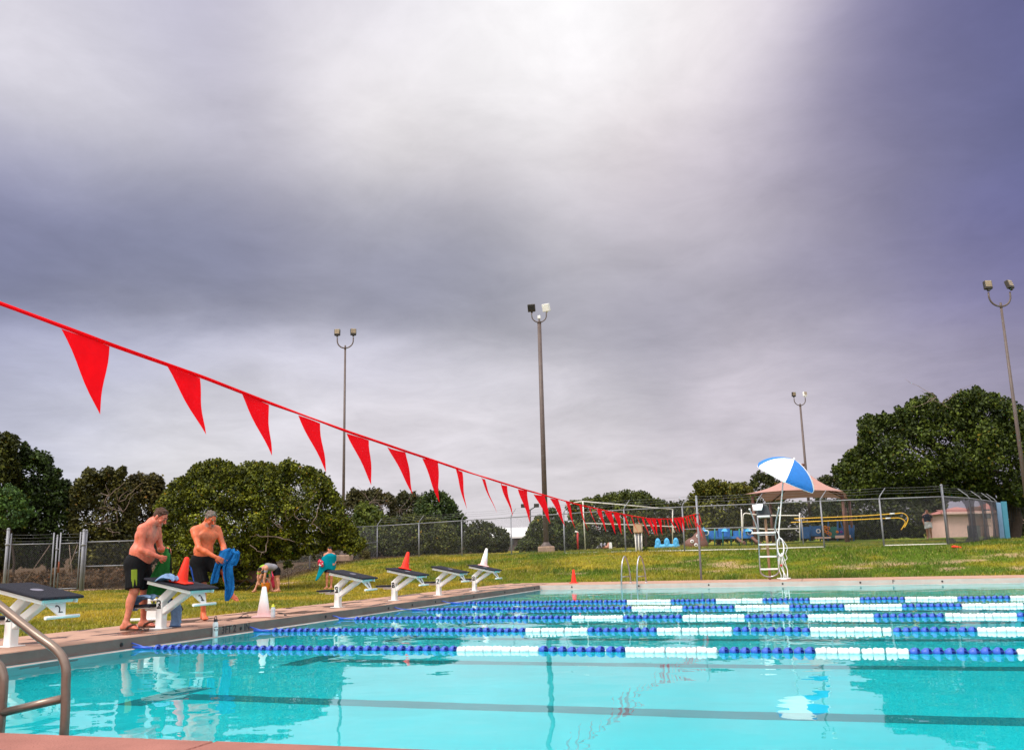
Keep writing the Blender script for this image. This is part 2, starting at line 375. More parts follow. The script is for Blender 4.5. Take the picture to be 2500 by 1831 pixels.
# smooth value noise for the ground and for leaves
_lat = nr.random((64, 64)).astype(np.float32)
def vnoise(x, y):
    xi = np.floor(x).astype(int); yi = np.floor(y).astype(int); fx = x-xi; fy = y-yi; fx = fx*fx*(3-2*fx); fy = fy*fy*(3-2*fy)
    g = lambda a, b: _lat[a % 64, b % 64]
    return (g(xi, yi)*(1-fx)+g(xi+1, yi)*fx)*(1-fy)+(g(xi, yi+1)*(1-fx)+g(xi+1, yi+1)*fx)*fy
def fbm(x, y): return .5*vnoise(x, y)+.28*vnoise(x*2.1+7, y*2.1+3)+.15*vnoise(x*4.3+1, y*4.3+9)+.07*vnoise(x*9+5, y*9+2)
def sstep(t): t = np.clip(t, 0, 1); return t*t*(3-2*t)

# ------------------------------------------------------------------ terrain
POOL_X, POOL_Y0, POOL_Y1, ZW, ZF = 24.0, 3.98, 27.59, -0.142, -1.12
def tz(x, y):
    x = np.asarray(x, float); y = np.asarray(y, float)
    s = y+np.where(x < 0, .33*x, 0.0)
    s0 = np.where(x < 0, 28.0+np.clip(x, -3, 0)*.2, 30.0)
    t = (s-s0)/np.where(x < 0, 11.0, 8.0)
    h = .85*sstep(t)+.02*np.clip(s-36, 0, 32)
    far = sstep((np.hypot(x, y)-120)/200)*4.0
    return h+far+.03*(fbm(x*.7, y*.7)-.5)*np.clip(t*4, 0, 1)
DIRT = []
for (px, py, a, b) in [(2163,1374,1.5,.7),(2272,1370,1.6,.55),(2460,1354,1.3,.6),(1806,1380,1.2,.6),(1743,1392,.7,.5),(1770,1376,.9,.5),(1688,1368,.7,.45),(1640,1384,.5,.4),(2330,1386,.6,.4),(2080,1384,1.0,.4),(2380,1366,.9,.4),(2480,1385,.8,.4),(1590,1386,.5,.3),(1410,1398,.35,.3),(1665,1389,.4,.3)]:
    # nearest terrain hit along the sight line
    for y in np.linspace(29.5, 40, 80):
        q = aty(px, py, y)
        if q[2] <= tz(q[0], q[1])+.02: break
    DIRT.append((q[0], q[1], a, b))
def dirt(x, y):
    d = np.zeros(np.shape(x))
    for (cx, cy, a, b) in DIRT:
        rr = np.hypot((x-cx)/(a*.75), (y-cy)/(b*.62))+2.4*(fbm(x*3.1+cx, y*3.1)-.5)+1.2*(vnoise(x*9, y*9)-.5)
        d = np.maximum(d, sstep((1.05-rr)/.8)*.7)
    # worn path beyond the left fence
    pth = sstep((1.1-np.abs((y-31.5)-.25*(x+18)+1.2*(fbm(x*.5, y*.5)-.5)))/.7)*sstep((-10.5-x)/2)
    return np.maximum(d, pth)
def grass_colour(x, y):
    n = fbm(x*.35+3, y*.35+8); m = fbm(x*1.3, y*1.3); k = fbm(x*3.1+11, y*3.1)
    dry = np.clip(.45+1.5*(n-.5)+1.3*(m-.5)+.6*(k-.5), 0, 1)
    bank = sstep((x-1)/5)*sstep((y-29)/3)                      # greener to the right
    dry = np.clip(dry-.34*bank, 0, 1)
    dry = np.clip(dry+.18*sstep((29-y)/6)*sstep(-x/2), 0, 1)[..., None]
    bey = (sstep((-12.5-x)/1.5)*sstep((y-29.6-.4*(x+18.5))/.5))[..., None]
    green = np.array([.092, .150, .007]); yel = np.array([.42, .305, .026])
    return (green*(1-dry)+yel*dry)*(1-bey)+np.array([.085, .05, .026])*bey
gx = np.concatenate([np.linspace(-420, -62, 12), np.arange(-60, -32, 1.5), np.arange(-32, -1.7, .4), [-1.7], np.arange(0, 24.1, .4), [25.5], np.arange(26, 60, 1.5), np.linspace(62, 420, 12)])
gy = np.concatenate([np.linspace(-300, -12, 8), np.arange(-10, 3.1, 1.0), [3.9], np.arange(4.3, 29.9, .4), [30.0], np.arange(30.3, 52, .35), np.arange(52, 100, 1.6), np.linspace(102, 700, 14)])
X, Y = np.meshgrid(gx, gy, indexing='ij'); Z = tz(X, Y)
DK = (X > -1.75) & (X < 25.55) & (Y > -9.99) & (Y < 30.05)
Z = np.where(DK, -.012, Z)-.012
nx, ny = X.shape; ids = np.arange(nx*ny).reshape(nx, ny)
q = np.stack([ids[:-1, :-1], ids[1:, :-1], ids[1:, 1:], ids[:-1, 1:]], -1)
cx = (X[:-1, :-1]+X[1:, 1:])/2; cy = (Y[:-1, :-1]+Y[1:, 1:])/2
keep = ~((cx > -1.7) & (cx < 25.5) & (cy > -10) & (cy < 30.0))
me = mesh_np('ground', np.stack([X, Y, Z], -1).reshape(-1, 3), q[keep], 'lawn_soil', True)
gc = grass_colour(X, Y)*.8; dm = dirt(X, Y)[..., None]
gc = gc*(1-dm)+np.array([.42, .26, .18])*dm
tint(me, gc.reshape(-1, 3))
kind(link('ground', me), 'structure')

# ------------------------------------------------------------------ pool deck, basin, water
def slabs(name, x0, x1, y0, y1, nx_, ny_, mt='deck_concrete'):
    m = MB().box(((x0+x1)/2, (y0+y1)/2, -.075), (x1-x0-.02, y1-y0-.02, .09)); o = kind(m.build(name, 'joint_fill'), 'structure')
    for i in range(nx_):
        for j in range(ny_):
            w, d = (x1-x0)/nx_, (y1-y0)/ny_; MB().box((x0+(i+.5)*w, y0+(j+.5)*d, -.06+rnd.uniform(-.0015, .0015)), (w-(.012 if nx_ > 1 else 0), d-(.012 if ny_ > 1 else 0), .12), None, .009).build('slab', mt, o)
    return o
pm('joint_fill', (.16, .11, .085), .95, .3, 20)
deck = slabs('pool_deck', -1.7, 0, -10, 30, 1, 16)
slabs('far_deck', .012, 25.5, 27.59, 30, 10, 1); slabs('near_deck', .012, 25.5, -10, 3.98, 10, 4, 'near_concrete_vignetted'); slabs('side_deck', 24.02, 25.5, 3.99, 27.57, 1, 9)
# deck joints on the start-end deck
# pool walls below the coping
mb = MB()
T = .3
mb.box((-T/2-.003, 15.78, -.70), (T, 24.6, 1.16)); mb.box((POOL_X+T/2, 15.78, -.70), (T, 24.6, 1.16))
mb.box((12, POOL_Y0-T/2, -.70), (24.0, T, 1.16)); mb.box((12, POOL_Y1+T/2+.003, -.70), (24.0, T, 1.16))
mb.box((12, 15.785, ZF-.1), (24.6, 24.2, .2))
basin = kind(mb.build('pool_basin', 'pool_plaster'), 'structure')
# coping faces
mb = MB(); mb.box((.006, 15.785, -.071), (.014, 23.6, .118)); mb.build('coping_face', 'coping_face', deck, 'grey brown vertical coping face above the water')
mb = MB(); mb.box((12, POOL_Y1-.004, -.071), (24, .012, .118)); mb.build('coping_face', 'gutter', deck)
mb = MB(); mb.box((.04, 15.785, -.150), (.08, 23.6, .03), None, .008); mb.build('gutter_lip', 'gutter', deck)
mb = MB(); mb.box((12, POOL_Y1-.03, -.150), (23.8, .06, .03), None, .008); mb.build('gutter_lip', 'gutter', deck)
LY = [3.30358+2.5*n for n in range(0, 10)]                 # lane centres
for n in range(0, 9):
    y = LY[n]; mb = MB()
    mb.box((13.1, y+1.22, ZF+.006), (20.9, .27, .004)); mb.box((2.48, y+1.22, ZF+.006), (.27, .95, .004))
    mb.build('lane_marking', 'pool_line', basin)
    if n == 0: continue
    mb = MB(); mb.box((.006, y, -.55), (.004, .27, .5)); mb.box((.006, y, -.5), (.003, .8, .2)); mb.build('wall_target', 'pool_line', basin)
# rope anchor cups in the walls
cup = MB().lathe([(.0, .0), (.012, .0), (.015, .010), (.024, .011), (.026, .003), (.026, -.01)], (0, 0, 0), 'x', 12); cupm = None
for i, y in enumerate([9.38, atx(587.8, 1534, .014)[1], 14.31, 16.8, 17.95, 19.21, 21.68, 24.13, 27.0, 6.9]):
    if cupm is None: a = cup.build('rope_anchor', 'black_paint', deck); cupm = a.data
    else: a = link('rope_anchor', cupm, deck)
    a.location = (.013, y, -.075)
for x in (1.02, 3.05, 5.08, 7.13, 9.19, 11.26, 13.3):
    a = link('rope_anchor', cupm, deck); a.location = (x, POOL_Y1-.011, -.07); a.rotation_euler = (0, 0, -math.pi/2)
for s, y in (('3', atx(545, 1537, .014)[1]), ('FT', atx(557.4, 1534, .014)[1]), ('2', atx(573, 1531, .014)[1]), ('IN', atx(602.8, 1526, .014)[1])):
    text(s, .14, 'depth_marking', 'black_paint', deck, (.0145, y, -.068), (R_(90), 0, R_(90)))
text('F', .14, 'depth_marking', 'black_paint', deck, (10.04, POOL_Y1-.0115, -.06), (R_(90), 0, 0))
me = mesh_np('pool_water', [(-.005, POOL_Y0-.01, ZW), (POOL_X+.01, POOL_Y0-.01, ZW), (POOL_X+.01, POOL_Y1+.01, ZW), (-.005, POOL_Y1+.01, ZW)], [(0, 1, 2, 3)], 'pool_water')
kind(link('pool_water', me), 'structure')

# ------------------------------------------------------------------ chain-link fences
def chain_mesh(a, b, za, zb, h, pitch=.078, r=.0014):
    """woven diagonals between two posts, as real thin wires; za, zb = ground at each post"""
    a = np.array(a, float); b = np.array(b, float); L = np.linalg.norm(b-a); ux = (b-a)/L; nrm = np.array([-ux[1], ux[0]])
    slope = 1.0; segs = []
    for sgn in (1, -1):
        for k in np.arange(-h, L+h, pitch):
            x0, x1 = k, k+h*slope; z0, z1 = 0.0, h
            if sgn < 0: z0, z1 = h, 0.0
            t0 = max(0.0, (0-x0)/(x1-x0)); t1 = min(1.0, (L-x0)/(x1-x0))
            if t1-t0 < .02: continue
            segs.append((x0+(x1-x0)*t0, z0+(z1-z0)*t0, x0+(x1-x0)*t1, z0+(z1-z0)*t1, sgn))
    g = np.array(segs); n = len(g); vs = np.zeros((n, 8, 3)); off = g[:, 4]*r*1.1
    for j, (xc, zc) in enumerate(((0, 1), (2, 3))):
        base = a+np.outer(g[:, xc], ux)+np.outer(off, nrm); zz_ = za+(zb-za)*g[:, xc]/L+.04+g[:, zc]
        for k, (dn, dz) in enumerate(((r, 0), (0, r*1.4), (-r, 0), (0, -r*1.4))):
            vs[:, j*4+k, :2] = base+dn*nrm; vs[:, j*4+k, 2] = zz_+dz
    i0 = np.arange(n)[:, None]*8
    f = np.concatenate([i0+np.array([[k, (k+1) % 4, 4+(k+1) % 4, 4+k]]) for k in range(4)], 0)
    return vs.reshape(-1, 3), f
def fence_run(label, posts, h=1.83, arm=None, bottom=(), mid=(), big=(), group='chain-link fence runs round the pool', top=True, mesh=True, knuckles=True):
    """posts: list of (x, y); parts in the fence's own frame"""
    o = np.array([posts[0][0], posts[0][1], float(tz(*posts[0]))])
    t = thing('chain_link_fence', label, 'fence', o, 0, group)
    G = [np.array([p[0]-o[0], p[1]-o[1], float(tz(*p))-o[2]]) for p in posts]
    for i, g in enumerate(G):
        r = .045 if i in big else .032
        H = h+(.44 if i in big else (.0 if arm else .03))
        m = MB().tube([g+[0, 0, -.3], g+[0, 0, H]], r, 10); m.lathe([(r*1.15, H-.02), (r*1.1, H+.02), (0, H+.045)], tuple(g[:2])+(0+g[2],), 'z', 10)
        m.build('post', 'galvanised', t)
        if arm and i not in big:
            MB().tube([g+[0, 0, h-.02], g+[arm[0]*.15, arm[1]*.15, h+.12], g+[arm[0], arm[1], h+.42]], [.03, .022, .012], 8).build('barb_arm', 'galvanised', t)
    for i in range(len(G)-1):
        a, b = G[i], G[i+1]
        if top: MB().tube([a+[0, 0, h], b+[0, 0, h]], .022, 8).build('top_rail', 'galvanised', t)
        if i in bottom: MB().tube([a+[0, 0, .05], b+[0, 0, .05]], .02, 6).build('bottom_rail', 'pipe_white', t)
        if i in mid: MB().tube([a+[0, 0, h*.5], b+[0, 0, h*.5]], .02, 8).build('brace_rail', 'galvanised', t)
        if mesh:
            v, f = chain_mesh(a[:2], b[:2], a[2], b[2], h-.02)
            link('wire_mesh', mesh_np('wire_mesh', v, f, 'galvanised_wire'), t)
        if arm:
            m = MB()
            for k in (.3, .65, 1.0):
                pts = []
                for s in np.linspace(0, 1, 5): pts.append(a+(b-a)*s+np.array([arm[0]*k, arm[1]*k, h+.12+.30*k-.03*math.sin(math.pi*s)]))
                m.tube(pts, .005, 4)
            m.build('barbed_wire', 'galvanised_wire', t)
    return t
def fp(px, d, py=1350): q_ = at(px, py, d); return (q_[0], q_[1])
runL = [fp(202, 35, 1441), fp(330, 34.8, 1435), fp(470, 34.6, 1425), fp(610, 35.6, 1400), fp(756, 42.5, 1381), fp(921, 52.5, 1360)]
fence_run('galvanised chain-link fence running from the double gate to behind the bushy oak', runL, 1.83, None, (), (0, 4), (0,))
runC = [fp(921, 52.5), fp(1023, 50.2), fp(1128, 47.8), fp(1249, 45), fp(1379, 42), fp(1528, 39.6), fp(1672, 37.9), fp(1856, 36.6), fp(2014, 36), fp(2160, 35.3), fp(2317, 34.8)]
fence_run('long chain-link fence with slanted barb arms across the top of the grass bank', runC, 1.83, (.26, .05), (4, 5, 6, 7, 9), (6,), (10,))
runR = [fp(2317, 34.8), fp(2382, 38), fp(2412, 41), fp(2436, 43.6), fp(2448, 45)]
tR = fence_run('short fence run hung with torn dark windscreen fabric beside the blue board', runR, 1.83, (-.4, .0), (), (), (0,), mesh=True)
# windscreen with big rounded openings
oR = np.array([runR[0][0], runR[0][1], float(tz(*runR[0]))])
for i in range(len(runR)-1):
    a = np.array(runR[i]); b = np.array(runR[i+1]); L = np.linalg.norm(b-a); nu = max(6, int(L/.07)); nv = 34
    u, v = np.meshgrid(np.linspace(0, 1, nu+1), np.linspace(0, 1, nv+1), indexing='ij')
    bulge = .04*np.sin(u*math.pi)*np.sin(v*math.pi)
    dn = np.array([-(b-a)[1], (b-a)[0]])/L
    px_ = a[0]+(b-a)[0]*u-dn[0]*(.05+bulge); py_ = a[1]+(b-a)[1]*u-dn[1]*(.05+bulge); pz_ = tz(px_, py_)+.05+1.75*v
    iid = np.arange((nu+1)*(nv+1)).reshape(nu+1, nv+1); qf = np.stack([iid[:-1, :-1], iid[1:, :-1], iid[1:, 1:], iid[:-1, 1:]], -1)
    uc = (u[:-1, :-1]+u[1:, 1:])/2; vc = (v[:-1, :-1]+v[1:, 1:])/2
    c0 = (.42, .46, .40, .5)[i]; w0 = (.36, .30, .22, .0)[i]
    op = (np.abs((uc-c0)/max(w0, .01))**3+np.abs((vc-.5)/.47)**3) < 1
    if i == 0: op |= (uc < c0) & (vc > .12) & (vc < .9) & (uc > .04)
    vv = np.stack([px_, py_, pz_], -1).reshape(-1, 3)-oR
    link('windscreen_panel', mesh_np('windscreen_panel', vv, qf[~op], 'screen_cloth', True), tR)
# double gate on the far left
def gate(label, p0, p1, brace, rust, h=1.8):
    z = float(tz(*p0)); t = thing('chain_link_gate', label, 'gate', (p0[0], p0[1], z), 0, 'leaves of the double gate')
    a = np.zeros(3); b = np.array([p1[0]-p0[0], p1[1]-p0[1], 0.0])
    for k, p in enumerate((a, b)):
        MB().tube([p+[0, 0, .06], p+[0, 0, h+.42]], .026, 8).build('stile', 'galvanised', t)
    if rust: MB().tube([b+[0, 0, .7], b+[0, 0, 1.12]], .03, 8).build('rusty_sleeve', 'rust', t)
    MB().tube([a+[0, 0, h], b+[0, 0, h]], .02, 8).build('top_rail', 'galvanised', t)
    MB().tube([a+[0, 0, .1], b+[0, 0, .1]], .02, 8).build('bottom_rail', 'galvanised', t)
    for (s0, s1) in brace:
        MB().tube([a+(b-a)*s0+[0, 0, .1], a+(b-a)*s1+[0, 0, h-.05]], .011, 6).build('brace_rod', 'dead_wood', t)
    v, f = chain_mesh(a[:2], b[:2], .06, .06, h-.1); link('wire_mesh', mesh_np('wire_mesh', v, f, 'galvanised_wire'), t)
    m = MB()
    for k in range(3): m.tube([a+[0, 0, h+.12+.12*k], (a+b)/2+[0, 0, h+.1+.12*k], b+[0, 0, h+.12+.12*k]], .005, 4)
    m.build('barbed_wire', 'galvanised_wire', t)
    return t
gate('wide wire gate leaf with one diagonal rod at the far left', fp(16, 34.7, 1450), fp(122, 35, 1445), [(.28, .92)], False)
gate('narrow wire gate leaf with crossed rods and rust on its latch stile', fp(188, 35, 1441), fp(139, 35, 1443), [(.8, .12), (.2, .55)], True)
def lone_post(px, d, h, r, label, py):
    p = fp(px, d, py); o = thing('gate_post', label, 'post', (p[0], p[1], float(tz(*p))), 0, 'steel posts of the double gate')
    MB().tube([(0, 0, -.3), (0, 0, h)], r, 12).lathe([(r*1.1, h-.03), (r*1.12, h+.01), (r*.6, h+.04), (0, h+.05)], (0, 0, 0), 'z', 12).build('shaft', 'galvanised', o)
    MB().lathe([(r, h*.74), (r*1.5, h*.745), (r*1.5, h*.77), (r, h*.775)], (0, 0, 0), 'z', 12).tube([(r, 0, h*.757), (r+.07, 0, h*.757)], .016, 6).build('hinge_collar', 'galvanised', o)
    for k in range(5): MB().box((-r-.004, -.02, h-.1-.09*k), (.02, .02, .03)).build('wire_clip', 'galvanised', o)
    return o
lone_post(8, 34.6, 2.38, .055, 'thick round steel post with hinge collar at the left picture edge', 1450)
lone_post(196, 34.9, 2.28, .055, 'thick round steel post where the gate meets the fence', 1441)
lone_post(131, 35, 2.1, .03, 'slim round pole standing between the two gate leaves', 1443)

# ------------------------------------------------------------------ light poles
def floodlight(parent, loc, rz, tilt, mat, lens, big=False):
    e = Matrix.Rotation(rz, 3, 'Z') @ Matrix.Rotation(tilt, 3, 'X')
    m = MB().box(loc, (.42, .22, .44) if big else (.30, .16, .34), e, .02); h = m.build('floodlight', mat, parent)
    c = Vector(loc)+e @ Vector((0, -.086, .035))
    for k in range(3):
        MB().box(Vector(loc)+e @ Vector((0, -.113 if big else -.084, .125-.085*k)), (.34 if big else .25, .012, .072), e, .004).build('lens_strip', lens, h)
    MB().box(Vector(loc)+e @ Vector((0, 0, -.25 if big else -.20)), (.10, .10, .08), e, .01).build('knuckle', mat, h)
    return h
def light_pole(label, base, H, rz, heads, r0, r1, foot=True, box=False, n=8, arm=.42):
    t = thing('light_pole', label, 'light pole', base, rz, 'floodlight poles round the pool')
    MB().tube([(0, 0, .05), (0, 0, H)], [r0, r1], n, True).build('pole', 'lamp_pole', t)
    pts = []
    for k in range(13):
        a = math.pi+math.pi*k/12; pts.append((arm*math.cos(a)*1.0, 0, H+.45+.40*math.sin(a)*1.0))
    pts = [(-arm, 0, H+.62)]+pts+[(arm, 0, H+.62)]
    MB().tube(pts, .035, 8).build('cross_arm', 'lamp_pole', t)
    MB().tube([(0, 0, H-.02), (0, 0, H+.2)], [r1*1.15, .04], 8).build('collar', 'lamp_pole', t)
    if foot:
        MB().box((0, 0, .16), (.9, .9, .34), None, .05).build('footing', 'stone', t)
        MB().lathe([(r0*2, .33), (r0*2, .38), (r0*1.2, .5), (r0*1.1, .55)], (0, 0, 0), 'z', 10).build('base_flange', 'lamp_pole', t)
    if box: MB().box((.0, -.02, H+.34), (.17, .14, .2), None, .02).build('sensor_box', 'white_paint', t)
    for k, (mat, az, ti, ln) in enumerate(heads):
        floodlight(t, ((-arm if k == 0 else arm), -.02, H+.90), az, ti, mat, ln, box)
    return t
def pole_base(px, d):
    q_ = at(px, 1350, d); return (q_[0], q_[1], float(tz(q_[0], q_[1])))
def zpole(px, py, d, b):
    v = ray(px, py); hd_ = (b[0]-CAM[0])*math.sin(YAW)+(b[1]-CAM[1])*math.cos(YAW); return CAM[2]+v[2]*hd_/(v[0]*math.sin(YAW)+v[1]*math.cos(YAW))-b[2]
b = pole_base(837, 46); light_pole('slim brown light pole with two bronze lamps behind the bushy oak', b, zpole(833, 848, 46, b)-.1, .30, [('lamp_bronze', 0, -.1, 'lamp_lens'), ('lamp_bronze', .35, -.12, 'lamp_lens')], .085, .05)
b = pole_base(1334, 50); light_pole('tall octagonal brown light pole with one white and one black lamp', b, zpole(1314, 785, 50, b)-.1, .30, [('lamp_bronze', -.2, .35, 'black_paint'), ('white_paint', 2.6, -.3, 'white_paint')], .15, .11, True, True, 8)
b = pole_base(1985, 67); light_pole('distant light pole rising behind the blue and white umbrella', b, zpole(1957, 988, 67, b)-.1, .30, [('lamp_bronze', .3, .1, 'lamp_lens'), ('white_paint', .4, -.1, 'lamp_lens')], .12, .075, False)
b = pole_base(2524, 33.5); light_pole('light pole leaning into the right picture edge in front of the big oak', b, zpole(2453, 745, 33.5, b)-.1, .32, [('lamp_bronze', 0, -.1, 'lamp_lens'), ('lamp_bronze', .5, -.3, 'lamp_lens')], .085, .045, False, False, 10)
b = pole_base(1297, 125); t = thing('light_pole', 'tiny far lamp post above the pale roof', 'light pole', b, .3, 'floodlight poles round the pool')
Hq = zpole(1296, 1243, 125, b); MB().tube([(0, 0, 0), (0, 0, Hq)], [.12, .1], 6).build('pole', 'lamp_bronze', t)
for s in (-1, 1): MB().tube([(0, 0, Hq-.1), (s*.7, 0, Hq+.3)], .07, 6).box((s*.9, 0, Hq+.5), (.7, .4, .5), None, .05).build('floodlight', 'lamp_bronze', t)

# ------------------------------------------------------------------ lane ropes
def float_mesh(mat, white, mat2=None):
    m = MB()
    if white: m.lathe([(.014, -.049), (.035, -.047), (.041, -.036), (.043, -.020), (.036, -.004), (.036, .004), (.043, .020), (.041, .036), (.035, .047), (.014, .049)], (0, 0, 0), 'x', 14)
    else: m.lathe([(.012, -.048), (.024, -.046), (.028, -.034), (.044, -.014), (.046, .010), (.040, .016)], (0, 0, 0), 'x', 14)
    n1 = len(m.f)
    if not white:
        m.lathe([(.040, .0165), (.024, .012), (.021, .040), (.012, .049)], (0, 0, 0), 'x', 12)
        for k in range(7):
            a = 2*math.pi*k/7; c, s = math.cos(a), math.sin(a)
            m.prism([(.012, .022*c, .022*s), (.044, .020*c, .020*s), (.036, .039*c, .039*s), (.016, .044*c, .044*s)], (0, -s, c), .012)
    me = bpy.data.meshes.new('float'); me.from_pydata(m.v, [], m.f); me.materials.append(M[mat])
    if mat2: me.materials.append(M[mat2]); me.polygons.foreach_set('material_index', [0]*n1+[1]*(len(m.f)-n1))
    me.polygons.foreach_set('use_smooth', m.sm); me.update(); return me
FB, FB2, FWm = float_mesh('blue_plastic_lit', False, 'blue_plastic_shaded'), float_mesh('blue_plastic_lit', False, 'blue_plastic_shaded'), float_mesh('white_plastic', True)
ropelab = ['nearest lane rope of blue and white floats in front of the swimmers', 'second lane rope out from the near edge, meeting the wall beside the IN mark', 'middle one of the five blue and white lane ropes',
           'fourth lane rope out, meeting the wall between blocks five and six', 'farthest lane rope, the one closest to the pool ladder']
for k in range(5):
    y = LY[k+2]+1.25; t = thing('lane_rope', ropelab[k], 'lane rope', (0, y, ZW), 0, 'lane ropes stretched across the pool')
    off = .55 if k == 3 else 0.0; first = 4.2+off
    xs = .34+.05*k+off*.4; x = xs+.05; i = 0
    ph = rnd.random()*6
    MB().tube([(-.0+.02, 0, .07), (.16, 0, .035), (xs-.12, 0, .01)], .009, 6).tube([(xs-.30, 0, .02), (xs-.02, 0, .012)], .02, 8).build('tensioner', 'blue_plastic_lit', t)
    wob = lambda x_: .018*math.sin(x_*1.3+ph)+.01*math.sin(x_*3.1+ph*2)
    MB().tube([(q_, wob(q_), .012) for q_ in np.arange(xs-.2, 15.0, .3)], .006, 5).build('cable', 'steel', t)
    while x < 14.6:
        w = x > first and int((x-first)/.905) % 2 == 0
        o = link('float', FWm if w else (FB if i % 2 else FB2), t, (x, wob(x), .010+rnd.uniform(-.005, .005)))
        o.rotation_euler = (rnd.uniform(0, 6.28), rnd.uniform(-.11, .11), rnd.uniform(-.12, .12))
        if rnd.random() < .08: x += .012
        x += .1005; i += 1

# ------------------------------------------------------------------ backstroke flags
FLZ = [(1.0, 2.02), (3.02, 1.955), (3.69, 1.92), (4.43, 1.89), (5.15, 1.845), (6.25, 1.79), (7.67, 1.74), (9.02, 1.69), (10.54, 1.65), (11.98, 1.62), (13.45, 1.595), (15.77, 1.58), (18.46, 1.583), (20.26, 1.60), (21.97, 1.64), (23.97, 1.71), (26.38, 1.83), (28.54, 1.97), (29.95, 2.06)]
fz = lambda y: float(np.interp(y, [a for a, b_ in FLZ], [b_ for a, b_ in FLZ]))
t = thing('pennant_line', 'string of red triangular pennants sagging across the pool from upper left', 'pennant string', (4.6, 1.0, 0), 0)
m = MB(); ys = np.arange(1.0, 29.96, .12); vs = []; fs = []
for i, y in enumerate(ys):
    tw = .5*math.sin(y*1.9)+.25*math.sin(y*5.3)
    dx, dz = .010*math.sin(tw), .010*math.cos(tw)
    vs += [(dx*-1, y-1.0, fz(y)-dz), (dx, y-1.0, fz(y)+dz)]
    if i: fs.append((2*i-2, 2*i-1, 2*i+1, 2*i))
m.add(vs, fs, True); rib = m.build('ribbon', 'pennant_red', t); sm = rib.modifiers.new('s', 'SOLIDIFY'); sm.thickness = .004
y = 3.37; i = 0
PY = [3.37, 4.12, 4.83, 5.52, 6.25, 6.98]
while y < 29.7:
    if i < 6: y = PY[i]
    w = (.32, .31, .33, .31, .36, .34)[i] if i < 6 else rnd.uniform(.28, .34)
    L = (.36, .335, .34, .36, .37, .38)[i] if i < 6 else .385+rnd.uniform(-.015, .02); blow = (.02, .05, .04, .06, .06, .09)[i] if i < 6 else rnd.uniform(.05, .15)
    tipy = (.26, .31, .31, .30, .30, .30)[i] if i < 6 else w*rnd.uniform(.45, .95)
    cur = rnd.uniform(-.02, .02)*(.5 if i < 4 else 1); vs = []; fs = []
    for k in range(9):
        s = k/8.0; half = (1-s)
        for j in range(4):
            a = j/3.0
            yy = a*w*half+tipy*s
            ripple = cur*math.sin(math.pi*a)*(1-s)*1.6+.006*math.sin(s*7+i)
            xx = blow*s**1.05+ripple*1.0+(.03 if i > 5 else .008)*math.sin(a*3+i)*half
            zz_ = fz(y+yy)-.012-s*math.sqrt(max(.05, L*L-blow*blow*.9))
            vs.append((xx, y+yy-1.0, zz_))
    for k in range(8):
        for j in range(3): fs.append((k*4+j, k*4+j+1, k*4+j+5, k*4+j+4))
    o = MB().add(vs, fs, True).build('pennant', 'pennant_red', t)
    y += .735+rnd.uniform(-.03, .03); i += 1
m = MB()                                                     # slack end wound round the far pole
for k in range(9):
    a = k*.9; z0 = 2.05-.06*k
    m.prism([(.0+.04*math.cos(a), 29.0+.04*math.sin(a), z0), (.09*math.cos(a+.5), 29.0+.09*math.sin(a), z0+.03), (.10*math.cos(a)+.05, 29.0+.05, z0-.36)], (math.sin(a), math.cos(a), .2), .006)
m.build('wound_pennants', 'rope_red', t, 'tangled bunch of pennants wound round the far pole')
pp = atx(1718, 1412, 4.62)
t = thing('flag_pole', 'thin grey steel pole holding the far end of the red pennants', 'pole', (4.62, 30.0, 0), 0)
MB().tube([(0, 0, -.2), (-.0, 0, 2.62)], .033, 10).lathe([(.036, 2.6), (.036, 2.63), (0, 2.65)], (0, 0, 0), 'z', 10).build('shaft', 'galvanised', t)
MB().tube([(-.045, 0, 2.06), (.045, 0, 2.06)], .05, 8).build('flag_clamp', 'galvanised', t)

